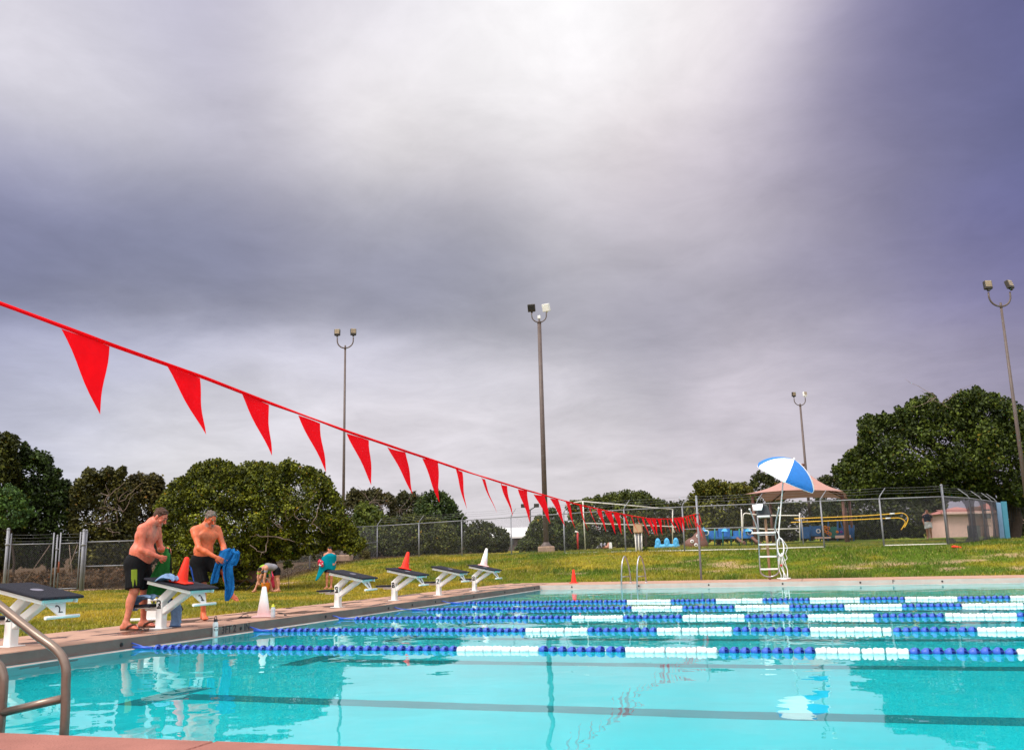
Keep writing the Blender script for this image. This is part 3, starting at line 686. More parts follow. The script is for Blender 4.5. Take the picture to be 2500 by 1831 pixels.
# ------------------------------------------------------------------ starting blocks
SL = -.155/.74
def make_block():
    t = thing('starting_block', '', 'starting block', (0, 0, 0), 0, 'white starting blocks along the pool edge')
    wp = 'white_paint'
    MB().box((-.55, 0, .2), (.10, .12, .40), None, .008).build('pedestal', wp, t)
    MB().box((-.55, 0, .006), (.20, .22, .012), None, .003).build('foot_plate', wp, t)
    MB().beam((-.575, 0, .345), (-.34, 0, .545), .115, .095).build('strut', wp, t)
    MB().beam((-.525, 0, .215), (-.08, 0, .505), .10, .085).build('strut', wp, t)
    rot = Matrix.Rotation(-math.atan(SL), 3, 'Y'); cz = .59
    pc = Vector((-.25, 0, cz))
    MB().box(pc, (.765, .625, .032), rot, .012).build('platform', 'black_tread', t)
    dn = rot @ Vector((0, 0, -1)); fx = rot @ Vector((1, 0, 0))
    f = MB()
    for sy in (-1, 1): f.box(pc+dn*.042+Vector((0, sy*.245, 0)), (.70, .03, .05), rot, .004)
    for sx in (-1, 1): f.box(pc+dn*.043+fx*(sx*.30), (.03, .458, .048), rot, .004)
    f.box(pc+dn*.036+fx*.0, (.5, .14, .038), rot, .004)
    f.build('platform_frame', wp, t)
    MB().lathe([(0, .0172), (.055, .0172), (.06, .016)], (0, 0, 0), 'z', 14).build('top_print', 'grey_print', t).matrix_local = Matrix.Translation(pc) @ rot.to_4x4() @ Matrix.Diagonal((1.0, 1.3, 1, 1))
    a, b = Vector((-.0, 0, .480)), Vector((.118, 0, .322)); n = (b-a).cross(Vector((0, 1, 0)))
    fin = MB().prism([a+Vector((0, -.16, 0)), a+Vector((0, .16, 0)), a.lerp(b, .12)+Vector((0, .15, 0)), b+Vector((0, .045, 0)), b+Vector((0, -.045, 0)), a.lerp(b, .12)+Vector((0, -.15, 0))], n, .012).build('number_plate', wp, t)
    MB().tube([(.125, -.24, .315), (.125, .24, .315)], .019, 12).build('hand_grip', wp, t)
    MB().box((-.765, 0, .305), (.30, .34, .032), None, .008).build('back_step', 'black_tread', t)
    MB().box((-.70, 0, .262), (.20, .06, .05), None, .004).box((-.77, 0, .278), (.22, .26, .018), None, .003).build('step_bracket', wp, t)
    return t
blk = make_block()
blab = {2: 'starting block number 2, the nearest one, cut by the left picture edge', 3: 'starting block number 3 with a red cone and jeans on it', 5: 'starting block number 5, bare, in front of the teal-wrapped child',
        6: 'starting block number 6 with an orange red cone on its top', 7: 'starting block number 7, bare, between blocks six and eight', 8: 'farthest starting block, number 8, with a white cone on it'}
a_, b_ = Vector((0, 0, .480)), Vector((.118, 0, .322)); fn = (b_-a_).normalized()
for n in (2, 3, 5, 6, 7, 8):
    o = blk if n == 2 else copy_tree(blk)
    o['label'] = blab[n]; o.location = (0, LY[n], 0)
    text(str(n), .16, 'number', 'black_paint', o, (-.55, -.0612, .315), (R_(90), 0, 0))
    # number on the hanging plate: faces the pool
    X_ = Vector((0, 1, 0)); Y_ = -fn; Z_ = X_.cross(Y_)
    rotm = Matrix((X_, Y_, Z_)).transposed()
    text(str(n), .14, 'number', 'black_paint', o, a_.lerp(b_, .58)+Z_*.0065, rotm.to_euler())
bpy.context.view_layer.update()

# ------------------------------------------------------------------ cones
def cone(label, loc, H, w, mat, tilt=0.0, slope=0.0):
    t = thing('traffic_cone', label, 'traffic cone', loc, 0, 'traffic cones by the pool'); t.rotation_euler = (0, slope, tilt)
    MB().box((0, 0, .012), (w, w, .024), None, .01).build('base', mat, t)
    r = w*.33; MB().lathe([(r*1.12, .022), (r, .034), (r*.93, .06), (.024+.1*r, H-.012), (.022, H), (.016, H+.002), (.012, H-.02)], (0, 0, 0), 'z', 20).build('shell', mat, t)
    return t
def on_top(px, py, n):     # point of a block's platform seen at that pixel
    c, v = CAM, ray(px, py); p0 = np.array([-.25, LY[n], .608]); nn = np.array([-SL, 0, 1.0]); return c+v*(((p0-c) @ nn)/(v @ nn))
pm('cone_white', (.80, .76, .73), .5, .08, 10)
def faded():
    m = pm('cone_faded', (.8, .76, .73), .5, .08, 10); t = m.node_tree; src = t.nodes['Principled BSDF'].inputs['Base Color'].links[0].from_socket
    co = t.nodes.new('ShaderNodeTexCoord'); s = t.nodes.new('ShaderNodeSeparateXYZ'); t.links.new(co.outputs['Object'], s.inputs[0])
    mr = t.nodes.new('ShaderNodeMapRange'); mr.inputs[1].default_value = .03; mr.inputs[2].default_value = .26; mr.inputs[3].default_value = .75; mr.inputs[4].default_value = 0; t.links.new(s.outputs[2], mr.inputs[0])
    mx = t.nodes.new('ShaderNodeMix'); mx.data_type = 'RGBA'; t.links.new(mr.outputs[0], mx.inputs[0]); t.links.new(src, mx.inputs[6]); mx.inputs[7].default_value = (.80, .38, .36, 1); t.links.new(mx.outputs[2], t.nodes['Principled BSDF'].inputs['Base Color'])
faded()
aS = math.atan(-SL)
cone('red cone standing on block 3 beside a folded shirt', on_top(270+836/4.857, 1220+985/4.857, 3), .345, .25, 'cone_red', .2, aS)
cone('orange red cone standing on top of block 6', on_top(600+1368/3.525, 1200+668/3.525, 6), .37, .27, 'cone_red', .5, aS)
cone('white cone standing on top of block 8', on_top(600+2045/3.525, 1200+640/3.525, 8), .47, .30, 'cone_faded', .3, aS)
cone('white cone faded to pink at its base, on the deck by the pool edge', (-.42, 13.1, 0), .47, .32, 'cone_faded', .35)
cone('small red cone on the far deck left of the ladder', (aty(1401, 1419, 29.0)[0], 29.0, 0), .42, .26, 'cone_red', .1)

# ------------------------------------------------------------------ bottles and small things
t = thing('water_bottle', 'white bottle with black loop cap on the gutter ledge', 'bottle', (.045, 11.18, -.135), 0)
MB().lathe([(0, 0), (.034, 0), (.037, .006), (.037, .16), (.033, .182), (.024, .195), (.024, .2)], (0, 0, 0), 'z', 18).build('body', 'white_plastic', t)
MB().lathe([(.027, .198), (.027, .228), (.02, .234), (0, .235)], (0, 0, 0), 'z', 16).tube([(0, -.022, .228), (0, -.026, .255), (0, 0, .272), (0, .026, .255), (0, .022, .228)], .005, 6).build('cap', 'black_paint', t)
m = MB()
for zq, nq in ((.128, 4), (.098, 5), (.082, 4)):
    for k in range(nq):
        a = -.75+(k-nq/2+.5)*.34+rnd.uniform(-.04, .04); r = .0376
        e = Matrix.Rotation(a, 3, 'Z'); m.box(e @ Vector((r, 0, zq+rnd.uniform(-.003, .003))), (.0015, rnd.uniform(.006, .011), rnd.uniform(.008, .014)), e)
m.build('print', 'black_paint', t)
t = thing('drink_bottle', 'clear squeeze bottle with yellow cap in front of the white cone', 'bottle', (-.20, 13.02, 0), 0)
MB().lathe([(0, 0), (.033, 0), (.036, .01), (.036, .07), (.033, .08), (.036, .09), (.036, .13), (.026, .155), (.024, .16)], (0, 0, 0), 'z', 16).build('body', 'clear_plastic', t)
MB().lathe([(.028, .158), (.028, .18), (.012, .186), (.012, .205), (.0, .207)], (0, 0, 0), 'z', 14).build('cap', 'yellow_cap', t)
def goggles(label, loc, rz):
    t = thing('swim_goggles', label, 'goggles', loc, rz, 'goggles left on the deck')
    for s in (-1, 1): MB().lathe([(.0, .016), (.018, .014), (.024, .004), (.02, .0)], (s*.033, 0, .004), 'z', 12).build('lens', 'black_paint', t)
    pts = [(.055*math.cos(a)*(1+.5*math.sin(a*2)), .05+.06*math.sin(a), .01+.035*max(0, math.sin(a))) for a in np.linspace(-2.6, 5.2-1.2, 18)]
    MB().tube(pts, .005, 5).build('strap', 'black_paint', t); return t
goggles('dark goggles with a loose strap left of the white cone', (-.72, 13.0, .0), .5)
goggles('black goggles lying beside the sandalled feet at block 3', (-.50, 10.45, .0), 1.7)
t = thing('swim_goggles', 'dark goggle strap looping out right of the white cone', 'goggles', (-.30, 13.42, 0), .3, 'goggles left on the deck')
MB().tube([(.06*math.cos(a), .03*math.sin(a)*1.5, .02+.03*math.sin(a*.5)) for a in np.linspace(0, 5.5, 16)], .006, 5).build('strap', 'black_paint', t)
MB().lathe([(.0, .018), (.02, .014), (.024, .0)], (.07, 0, .0), 'z', 10).build('lens', 'black_paint', t)

def cloth(name, mat, parent, rows, folds=5, amp=.02, thick=.008, nu=28, seed=0, tagd=None):
    """rows: list of (centre xyz, half-width vector xyz, depth vector xyz, fold gain): a hanging sheet, smoothly interpolated"""
    rr = random.Random(seed); n = len(rows); V = []; nv = 26
    A = np.array([[*r[0], *r[1], *r[2], r[3]] for r in rows], float)
    ts = np.linspace(0, 1, n)
    for j in range(nv):
        s = j/(nv-1); row = np.array([np.interp(s, ts, A[:, k]) for k in range(10)])
        for i in range(nu):
            u = i/(nu-1)*2-1
            ph = folds*.62*math.pi*(u*.5+.5)+2.1*math.sin(2.6*s+seed)+.9*math.sin(u*2.7+seed+3*s)+.5*math.sin(7*s+2*u)
            f = row[9]*(.9*math.sin(ph)+.38*math.sin(2.1*ph+seed+4*s)+.30*math.sin(9*s+3*u+seed)*math.cos(4*u+seed))
            V.append(row[:3]+row[3:6]*(u+.05*math.cos(ph*1.0)*row[9]*20*.3)+row[6:9]*f*amp/.02*1.0)
    F = [(j*nu+i, j*nu+i+1, (j+1)*nu+i+1, (j+1)*nu+i) for j in range(nv-1) for i in range(nu-1)]
    o = MB().add(V, F, True).build(name, mat, parent)
    md = o.modifiers.new('s', 'SOLIDIFY'); md.thickness = thick; md.offset = 0
    sb = o.modifiers.new('b', 'SUBSURF'); sb.levels = 1; sb.render_levels = 1
    if tagd: tag(o, *tagd)
    return o

# folded shirt on block 3
p = on_top(270+690/4.857, 1220+975/4.857, 3)
o = cloth('folded_shirt', 'denim', None, [((-.13, -.02, .012), (0, .10, 0), (.02, 0, .9), .018), ((-.06, 0, .06), (0, .11, 0), (0, 0, .9), .028), ((.0, .0, .085), (0, .10, 0), (0, 0, .9), .03), ((.07, .01, .06), (0, .09, 0), (0, 0, .9), .02), ((.1, .01, .02), (0, .07, 0), (0, 0, .7), .012)], 4, .02, .014, 24, 3, ('blue and white crumpled shirt beside the red cone on block 3', 'shirt'))
o.location = [float(q_) for q_ in p]
# jeans over the back step of block 3
t = thing('jeans', 'light blue jeans draped over the back step of block 3', 'jeans', (-.72, LY[3], .335), 0)
cloth('trouser_leg', 'denim', t, [((-.22, -.10, -.10), (0, .09, .01), (-.8, 0, .3), .02), ((-.19, -.10, .02), (0, .10, 0), (-.6, 0, .6), .022), ((-.10, -.09, .085), (0, .11, 0), (0, 0, .9), .026), ((.03, -.09, .095), (0, .11, 0), (0, 0, .9), .024), ((.13, -.09, .07), (0, .10, 0), (0, 0, .9), .02)], 4, .02, .022, 24, 5)
cloth('trouser_leg', 'denim', t, [((.20, .20, .03), (.07, .03, 0), (0, .8, 0), .014), ((.24, .21, -.10), (.075, .03, 0), (0, .8, 0), .018), ((.25, .21, -.25), (.07, .02, 0), (0, .8, 0), .016), ((.25, .20, -.325), (.065, .02, 0), (0, .8, 0), .014)], 3, .02, .03, 22, 8)
MB().box((.245, .20, -.318), (.14, .09, .02), None, .006).build('hem', 'dark_denim', t)
# white metal bracket piece on the grass behind the man
t = thing('metal_bracket', 'white metal bracket with two bars lying behind the sandalled feet', 'bracket', (-1.78, 11.9, 0), .3)
MB().tube([(-.12, .05, .33), (.36, .05, .33)], .018, 8).build('bar', 'white_paint', t); MB().tube([(-.12, -.05, .05), (.40, -.05, .05)], .022, 8).build('bar', 'white_paint', t)
MB().prism([(.02, 0, .07), (.34, 0, .07), (.34, 0, .33), (.27, 0, .33), (.20, 0, .19), (.13, 0, .33), (.02, 0, .33)], (0, 1, 0), .02).build('plate', 'white_paint', t)
# dark bag strap end behind block 3
t = thing('swim_fin', 'black rubber fin sticking out behind block 3', 'swim fin', (-1.45, 12.2, .0), .2)
MB().tube([(-.30, 0, .52), (-.1, 0, .36), (.02, 0, .26)], [.03, .04, .05], 10).build('blade', 'black_cloth', t)
MB().tube([(.02, 0, .26), (.10, 0, .19), (.14, 0, .15)], [.05, .065, .045], 10).build('foot_pocket', 'black_paint', t)
MB().tube([(-.3, 0, .52), (-.3, .02, .0)], .012, 6).build('stand_leg', 'black_paint', t)

# ------------------------------------------------------------------ handrail at the near edge
t = thing('pool_handrail', 'brushed steel stair handrail in the near left corner', 'handrail', (4.05, 4.15, 0), 0)
railm = 'brown_steel'
def sm_path(pts, n=6):
    pts = [np.array(q_, float) for q_ in pts]; out = []
    for i in range(len(pts)-1):
        p0 = pts[max(i-1, 0)]; p1, p2 = pts[i], pts[i+1]; p3 = pts[min(i+2, len(pts)-1)]
        for k in range(n):
            s = k/n; out.append(.5*((2*p1)+(-p0+p2)*s+(2*p0-5*p1+4*p2-p3)*s*s+(-p0+3*p1-3*p2+p3)*s**3))
    return out+[pts[-1]]
MB().tube(sm_path([(.01, 0, -.9), (.01, 0, -.05), (.0, 0, .19), (-.012, 0, .31), (-.075, 0, .39), (-.23, 0, .475), (-.47, -.01, .62), (-.72, -.02, .77), (-.95, -.05, .86), (-1.12, -.12, .80), (-1.2, -.25, .5), (-1.2, -.30, .02)]), .024, 16).build('rail', railm, t)
MB().tube(sm_path([(-.415, .0, -.9), (-.415, 0, -.05), (-.415, 0, .17), (-.425, 0, .26), (-.475, 0, .32), (-.62, -.02, .40), (-.9, -.05, .50), (-1.12, -.12, .45), (-1.19, -.26, .2), (-1.19, -.27, .02)]), .023, 16).build('rail', railm, t)
MB().tube([(-.415, 0, .062), (-.01, 0, .145)], .022, 14).build('cross_bar', railm, t)
for (x, y) in ((-1.2, -.30), (-1.19, -.27)): MB().lathe([(.05, .0), (.05, .012), (.03, .03)], (x, y, 0), 'z', 14).build('escutcheon', 'steel', t)

# ------------------------------------------------------------------ far ladder
xl, xr = aty(1519, 1420, 27.5)[0], aty(1557, 1420, 27.5)[0]
t = thing('pool_ladder', 'stainless steel pool ladder on the far wall', 'ladder', ((xl+xr)/2, POOL_Y1, 0), 0)
for s in (-1, 1):
    x = s*(xr-xl)/2
    MB().tube(sm_path([(x-.02, -.12, -1.0), (x-.02, -.12, -.1), (x, -.13, .3), (x+.02, -.10, .56), (x+.06, .05, .78), (x+.10, .25, .70), (x+.13, .45, .40), (x+.14, .55, .02)]), .022, 10).build('rail', 'steel', t)
    MB().tube([(x+.0, -.12, .2), (x+.12, .48, .2)], .014, 8).build('stay', 'steel', t)
    MB().lathe([(.05, 0), (.05, .015), (.025, .03)], (x+.14, .55, 0), 'z', 12).build('escutcheon', 'steel', t)
for zq in (-.3, -.6, -.9): MB().box((-.02, -.10, zq), (xr-xl, .09, .025), None, .006).build('tread', 'white_plastic', t)

# ------------------------------------------------------------------ lifeguard chair
cb = aty(1880, 1412, 29.2)
t = thing('lifeguard_chair', 'tall steel lifeguard chair with a grey seat on the far deck', 'lifeguard chair', (cb[0], 29.2, 0), YAW*0+.0)
K = 1/409.0; LEAN = .085     # metres per measured pixel at that distance
def lx(x, z): return (x-415)*K+LEAN*(1565-z)*K
def lc(x, z, y=0.0): return (lx(x, z), y, (1565-z)*K)
MB().tube([lc(415, 1566, .05), lc(350, 830, .10)], .038, 12).build('centre_post', 'tan_pole', t)
MB().tube(sm_path([lc(160, 712, -.32), lc(178, 735, -.32), lc(258, 945, -.25), lc(278, 1130, -.2), lc(296, 1430, -.1), lc(318, 1495, -.06), lc(370, 1525, -.03), lc(440, 1527, -.03), lc(500, 1495, -.06), lc(517, 1430, -.1), lc(490, 1130, -.2), lc(472, 950, -.25), lc(512, 720, -.32), lc(517, 695, -.32)]), .022, 10).build('ladder_frame', 'steel', t)
for zq, x0, x1, yy in ((1437, 300, 510, -.10), (1287, 290, 492, -.14), (1141, 280, 484, -.19)): MB().box((lx((x0+x1)/2, zq), yy, (1565-zq)*K), ((x1-x0)*K, .09, .05), None, .008).build('rung', 'white_paint', t)
MB().box((lx(338, 1000), -.28, (1565-1000)*K), ((482-194)*K, .30, .05), None, .01).build('footrest', 'white_paint', t)
MB().box((lx(372, 1023), -.1, (1565-1023)*K), (.5, .05, .04), None, .006).build('frame_bar', 'steel', t)
MB().box((lx(335, 800), -.12, (1565-800)*K), (.38, .40, .06), None, .02).build('seat_base', 'white_paint', t)
m = MB(); vs = []
for k in range(7):
    s = k/6.0; zq = 1.86+.40*s; ww = .19*(1-.25*s*s)
    for j in range(7):
        a = (j/6.0-.5)*2; vs.append((lx(330, 720)+.0-.05*s+a*ww, .08+.05*s-.10*a*a, zq-.05*a*a*s))
MB().add(vs, [(k*7+j, k*7+j+1, k*7+j+8, k*7+j+7) for k in range(6) for j in range(6)], True).build('backrest', 'seat_grey', t).modifiers.new('s', 'SOLIDIFY').thickness = .035
MB().box((lx(335, 800), -.12, 1.905), (.36, .38, .03), None, .012).build('seat_pad', 'seat_grey', t)
for xq in (175, 516): MB().lathe([(0, -.03), (.03, -.02), (.035, 0), (.03, .02), (0, .03)], lc(xq-(8 if xq < 300 else 0), 708, -.32), 'z', 10).build('rail_cap', 'white_paint', t)
CH = (cb[0], 29.2)
o = cloth('white_towel', 'rope_white', None, [((.0, -.02, .20), (.11, 0, 0), (0, -.6, .2), .012), ((.0, -.01, .30), (.15, 0, .0), (0, -.5, .4), .014), ((.0, .06, .385), (.16, 0, .02), (0, 0, .8), .014), ((.0, .14, .33), (.16, 0, .02), (0, .6, .3), .014), ((.0, .16, .2), (.15, 0, .0), (0, .8, 0), .012)], 3, .02, .02, 20, 2, ('white towel hung over the back of the lifeguard chair', 'towel'))
o.location = (CH[0]+lx(258, 690), 29.22, 1.86)
# umbrella on the chair
t = thing('umbrella', 'tilted blue and white umbrella clamped to the lifeguard chair', 'umbrella', (CH[0]+lx(515, 1010), 28.9, 0), 0)
A = Vector((0, 0, (1565-1010)*K)); AX = Vector((.50, -.17, .87)).normalized()
ctr = Vector((lx(600, 325)-lx(515, 1010), -.05, (1565-325)*K)); HU = .56; apex = ctr+AX*HU; RR = .97
Bq = ctr-AX*.22
e1 = (Vector((.86, 0, -.50))-AX*Vector((.86, 0, -.50)).dot(AX)).normalized(); e2 = AX.cross(e1)
if e2.y > 0: e2 = -e2
MB().tube([A+Vector((0, 0, -.35)), A, Bq], .02, 10).build('pole', 'white_paint', t)
MB().tube([Bq-AX*.02, apex], .016, 8).build('tilt_pole', 'white_paint', t)
def ump(a, s):
    r = RR*(.72*math.sin(s*1.30)/math.sin(1.30)+.28*s); hgt = HU*(1-(.75*(1-math.cos(s*1.30))/(1-math.cos(1.30))+.25*s))
    return ctr+(e1*math.cos(a)+e2*math.sin(a))*r+AX*hgt
a0 = R_(24); NP = 6
for k in range(NP):
    vs = []; NJ = 9
    for i in range(8):
        for j in range(NJ):
            b_ = j/(NJ-1); a = a0+(k+b_)*2*math.pi/NP; s = i/7.0; q_ = ump(a, s); vs.append(ctr+(q_-ctr)*(1-.085*math.sin(b_*math.pi)*s))
    for j in range(NJ): q_ = vs[7*NJ+j]; vs.append(q_-AX*.075-(q_-ctr)*.01)
    MB().add(vs, [(i*NJ+j, i*NJ+j+1, (i+1)*NJ+j+1, (i+1)*NJ+j) for i in range(8) for j in range(NJ-1)], True).build('canopy_panel', ('umbrella_blue', 'umbrella_white')[k % 2], t)
    MB().tube([vs[8*NJ+j] for j in range(NJ)], .009, 5).build('edge_piping', 'umbrella_white', t)
    MB().tube([ump(a0+k*2*math.pi/NP, s)-AX*.012 for s in np.linspace(.02, 1.02, 8)], .007, 5).build('rib', 'white_paint', t)
MB().lathe([(.0, .06), (.02, .05), (.03, 0)], tuple(apex), 'z', 8).build('finial', 'white_paint', t)
# rescue rope on the chair
t = thing('rope_coil', 'coiled white rescue rope hanging from the lifeguard chair to the deck', 'rope', (CH[0]+lx(550, 1300), 28.85, 0), 0)
m = MB()
for k in range(9):
    pts = [((.085+.012*rnd.random())*math.cos(a)+rnd.uniform(-.008, .008), .0+.03*math.sin(a*2+k)+.012*k-.05, .95+(.26+.02*rnd.random())*math.sin(a)) for a in np.linspace(0, 2*math.pi, 18)]
    m.tube(pts, .013, 6, False)
m.build('coil', 'rope_white', t); m = MB()
for k in range(6):
    x = -.07+.03*k; m.tube(sm_path([(x*.6, 0, .8-.1*rnd.random()), (x+rnd.uniform(-.03, .05), -.02, .5), (x*1.2+rnd.uniform(-.02, .08), .02, .3), (x+rnd.uniform(-.03, .1), -.01, .12), (x*1.4+.02, .02, .02)]), .009, 6)
m.tube(sm_path([(.05, 0, 1.2), (.14, 0, 1.05), (.19, 0, .92), (.13, 0, .75), (.16, 0, .62), (.08, 0, .55)]), .009, 6); m.tube(sm_path([(-.08, 0, 1.45), (-.02, -.02, 1.3), (.0, 0, 1.15)]), .012, 6)
m.build('hanging_line', 'rope_white', t); m = MB()
for k in range(4): m.tube([(.02+(.13+.02*k)*math.cos(a), .08*math.sin(a), .015+.01*k) for a in np.linspace(0, 2*math.pi, 16)], .012, 6, False)
m.build('pile', 'rope_white', t); MB().lathe([(0, -.03), (.032, -.025), (.036, 0), (.032, .025), (0, .03)], (-.02, -.04, .42), 'z', 12).build('float_ball', 'play_red', t)

# ------------------------------------------------------------------ control box on conduits
q_ = at(1561, 1358, 38.3); bz = float(tz(q_[0], q_[1]))
t = thing('control_box', 'tan electrical box standing on a bundle of conduits', 'electrical box', (q_[0], q_[1], bz), .05)
for k, (x, mt) in enumerate(((-.14, 'pipe_white'), (-.07, 'galvanised'), (.0, 'pipe_white'), (.07, 'galvanised'), (.14, 'pipe_white'))): MB().tube([(x*.8, 0, -.2), (x*.9, 0, .3), (x, 0, .84)], .024, 8).build('conduit', mt, t)
MB().box((0, 0, 1.0), (.37, .2, .36), None, .015).build('cabinet', 'tan_box', t); MB().box((0, -.104, 1.0), (.31, .012, .30), None, .004).build('door', 'tan_box', t)
MB().box((.0, 0, 1.19), (.40, .24, .02), None, .005).build('rain_cap', 'tan_box', t)
t = thing('utility_post', 'dark brown wooden post beside the electrical box', 'post', (q_[0]+.27, q_[1]+.25, bz), 0); MB().box((0, 0, .5), (.08, .08, 1.4), None, .01).build('timber', 'bark', t)

# ------------------------------------------------------------------ people: one continuous skin each, from a smooth distance field
def unit(v): v = np.asarray(v, float); return v/max(np.linalg.norm(v), 1e-9)
class Field:
    def __init__(s, lo, hi, h):
        s.lo = np.array(lo, float); s.h = h; s.n = np.ceil((np.array(hi)-s.lo)/h).astype(int)+1
        s.F = np.full(s.n, 9.0, np.float32); s.ax = [s.lo[i]+h*np.arange(s.n[i]) for i in range(3)]
    def _win(s, lo, hi, pad):
        a = np.clip(np.floor((np.array(lo)-pad-s.lo)/s.h).astype(int), 0, s.n); b = np.clip(np.ceil((np.array(hi)+pad-s.lo)/s.h).astype(int)+1, 0, s.n)
        sl = tuple(slice(a[i], b[i]) for i in range(3)); g = np.stack(np.meshgrid(*[s.ax[i][sl[i]] for i in range(3)], indexing='ij'), -1)
        return sl, g
    def _mix(s, sl, d, k):
        f = s.F[sl]
        if k > 0: hh = np.maximum(k-np.abs(f-d), 0)/k; s.F[sl] = np.minimum(f, d)-hh*hh*k*.25
        else: s.F[sl] = np.minimum(f, d)
    def cone(s, a, b, ra, rb, k=.02, cut=None):
        a = np.asarray(a, float); b = np.asarray(b, float); R = max(ra, rb)
        sl, g = s._win(np.minimum(a, b)-R, np.maximum(a, b)+R, k+2*s.h)
        if g.size == 0: return
        ba = b-a; L = ba @ ba+1e-12; t = np.clip(((g-a) @ ba)/L, 0, 1)
        d = np.linalg.norm(g-a-t[..., None]*ba, axis=-1)-(ra+t*(rb-ra))
        for (p, n_) in (cut or []): d = np.maximum(d, (g-np.asarray(p)) @ np.asarray(n_))
        s._mix(sl, d, k)
    def ell(s, c, r, B, k=.03, sub=False, cut=None):
        c = np.asarray(c, float); r = np.asarray(r, float); B = np.asarray(B, float); R = r.max()
        sl, g = s._win(c-R, c+R, k+2*s.h)
        if g.size == 0: return
        q = (g-c) @ B.T; k0 = np.linalg.norm(q/r, axis=-1); k1 = np.linalg.norm(q/(r*r), axis=-1)+1e-9; d = k0*(k0-1)/k1
        for (p, n_) in (cut or []): d = np.maximum(d, (g-np.asarray(p)) @ np.asarray(n_))
        if sub:
            f = s.F[sl]; hh = np.maximum(k-np.abs(f+d), 0)/k; s.F[sl] = np.maximum(f, -d)+hh*hh*k*.25
        else: s._mix(sl, d, k)
    def clip(s, p, n_):
        g = np.stack(np.meshgrid(*s.ax, indexing='ij'), -1); s.F = np.maximum(s.F, ((g-np.asarray(p)) @ np.asarray(n_)).astype(np.float32))
    def mesh(s):
        F = s.F; S_ = F < 0; n = s.n; any_ = np.zeros(n-1, bool); all_ = np.ones(n-1, bool)
        cs = [(i, j, k) for i in (0, 1) for j in (0, 1) for k in (0, 1)]
        sub = lambda A, c: A[c[0]:n[0]-1+c[0], c[1]:n[1]-1+c[1], c[2]:n[2]-1+c[2]]
        for c in cs: any_ |= sub(S_, c); all_ &= sub(S_, c)
        mk = any_ & ~all_; idx = np.full(n-1, -1); cells = np.argwhere(mk); idx[mk] = np.arange(len(cells))
        acc = np.zeros((len(cells), 3)); cnt = np.zeros(len(cells))
        for a in cs:
            for ax in range(3):
                if a[ax]: continue
                b = list(a); b[ax] = 1; fa = sub(F, a)[mk]; fb = sub(F, tuple(b))[mk]; cr = (fa < 0) != (fb < 0)
                t = np.where(cr, fa/np.where(cr, fa-fb, 1), 0); p = np.tile(np.array(a, float), (len(cells), 1)); p[:, ax] += t
                acc += p*cr[:, None]; cnt += cr
        V = s.lo+s.h*(cells+acc/cnt[:, None]); Q = []
        for ax in range(3):
            sl0 = [slice(1, n[i]-1) for i in range(3)]; sl1 = list(sl0); sl0[ax] = slice(0, n[ax]-1); sl1[ax] = slice(1, n[ax])
            A, B = S_[tuple(sl0)], S_[tuple(sl1)]; e = np.argwhere(A != B); o = np.array([1, 1, 1]); o[ax] = 0; e = e+o
            if len(e) == 0: continue
            u, w = [(1, 2), (2, 0), (0, 1)][ax]; du = np.zeros(3, int); du[u] = 1; dw = np.zeros(3, int); dw[w] = 1
            g = lambda q_: idx[q_[:, 0], q_[:, 1], q_[:, 2]]
            q4 = np.stack([g(e-du-dw), g(e-dw), g(e), g(e-du)], 1); fl = ~S_[tuple(e.T)]; q4[fl] = q4[fl][:, ::-1]; Q.append(q4)
        return V, np.concatenate(Q)
def tone_attr(me, V, base, regs):
    c = np.tile(np.array(base, float), (len(V), 1))
    for (a, b, r, col, st) in regs:
        a = np.asarray(a, float); b = np.asarray(b, float); ba = b-a; t = np.clip(((V-a) @ ba)/(ba @ ba+1e-9), 0, 1)
        d = np.linalg.norm(V-a-t[:, None]*ba, axis=1); w = (st*sstep(1.5-d/r))[:, None]; c = c*(1-w)+np.array(col)*w
    at_ = me.color_attributes.new('tone', 'FLOAT_COLOR', 'POINT'); at_.data.foreach_set('color', np.concatenate([c, np.ones((len(c), 1))], 1).astype(np.float32).ravel())
def hand(F, w, d, n_, s, curl, grip=None):
    """w wrist, d finger direction, n_ palm normal (points out of the palm)"""
    d = unit(d); n_ = unit(np.asarray(n_, float)-d*(np.asarray(n_) @ d)); x = np.cross(d, n_)
    F.ell(w+d*.045*s, (.040*s, .048*s, .017*s), np.stack([x, d, n_]), .012)
    for k, (o, L) in enumerate(((-.030, .066), (-.010, .076), (.010, .072), (.029, .056))):
        b = w+(d*.082+x*o)*s; d1 = unit(d*math.cos(curl*.6)+n_*math.sin(curl*.6)+x*o*2.5); m = b+d1*L*.52*s; d2 = unit(d*math.cos(curl*1.5)+n_*math.sin(curl*1.5)+x*o*1.5)
        F.cone(w+(d*.05+x*o*.8)*s, b, .0105*s, .0095*s, .006); F.cone(b, m, .0095*s, .0085*s, .003); F.cone(m, m+d2*L*.5*s, .0085*s, .007*s, .003)
    b = w+(d*.03-x*.034)*s; m = b+unit(d*.7-x*.6+n_*.45)*.042*s
    F.cone(b, m, .0125*s, .0105*s, .008); F.cone(m, m+unit(d*.9-x*.15+n_*.6)*.034*s, .0105*s, .008*s, .003)
    return np.array([b, m])
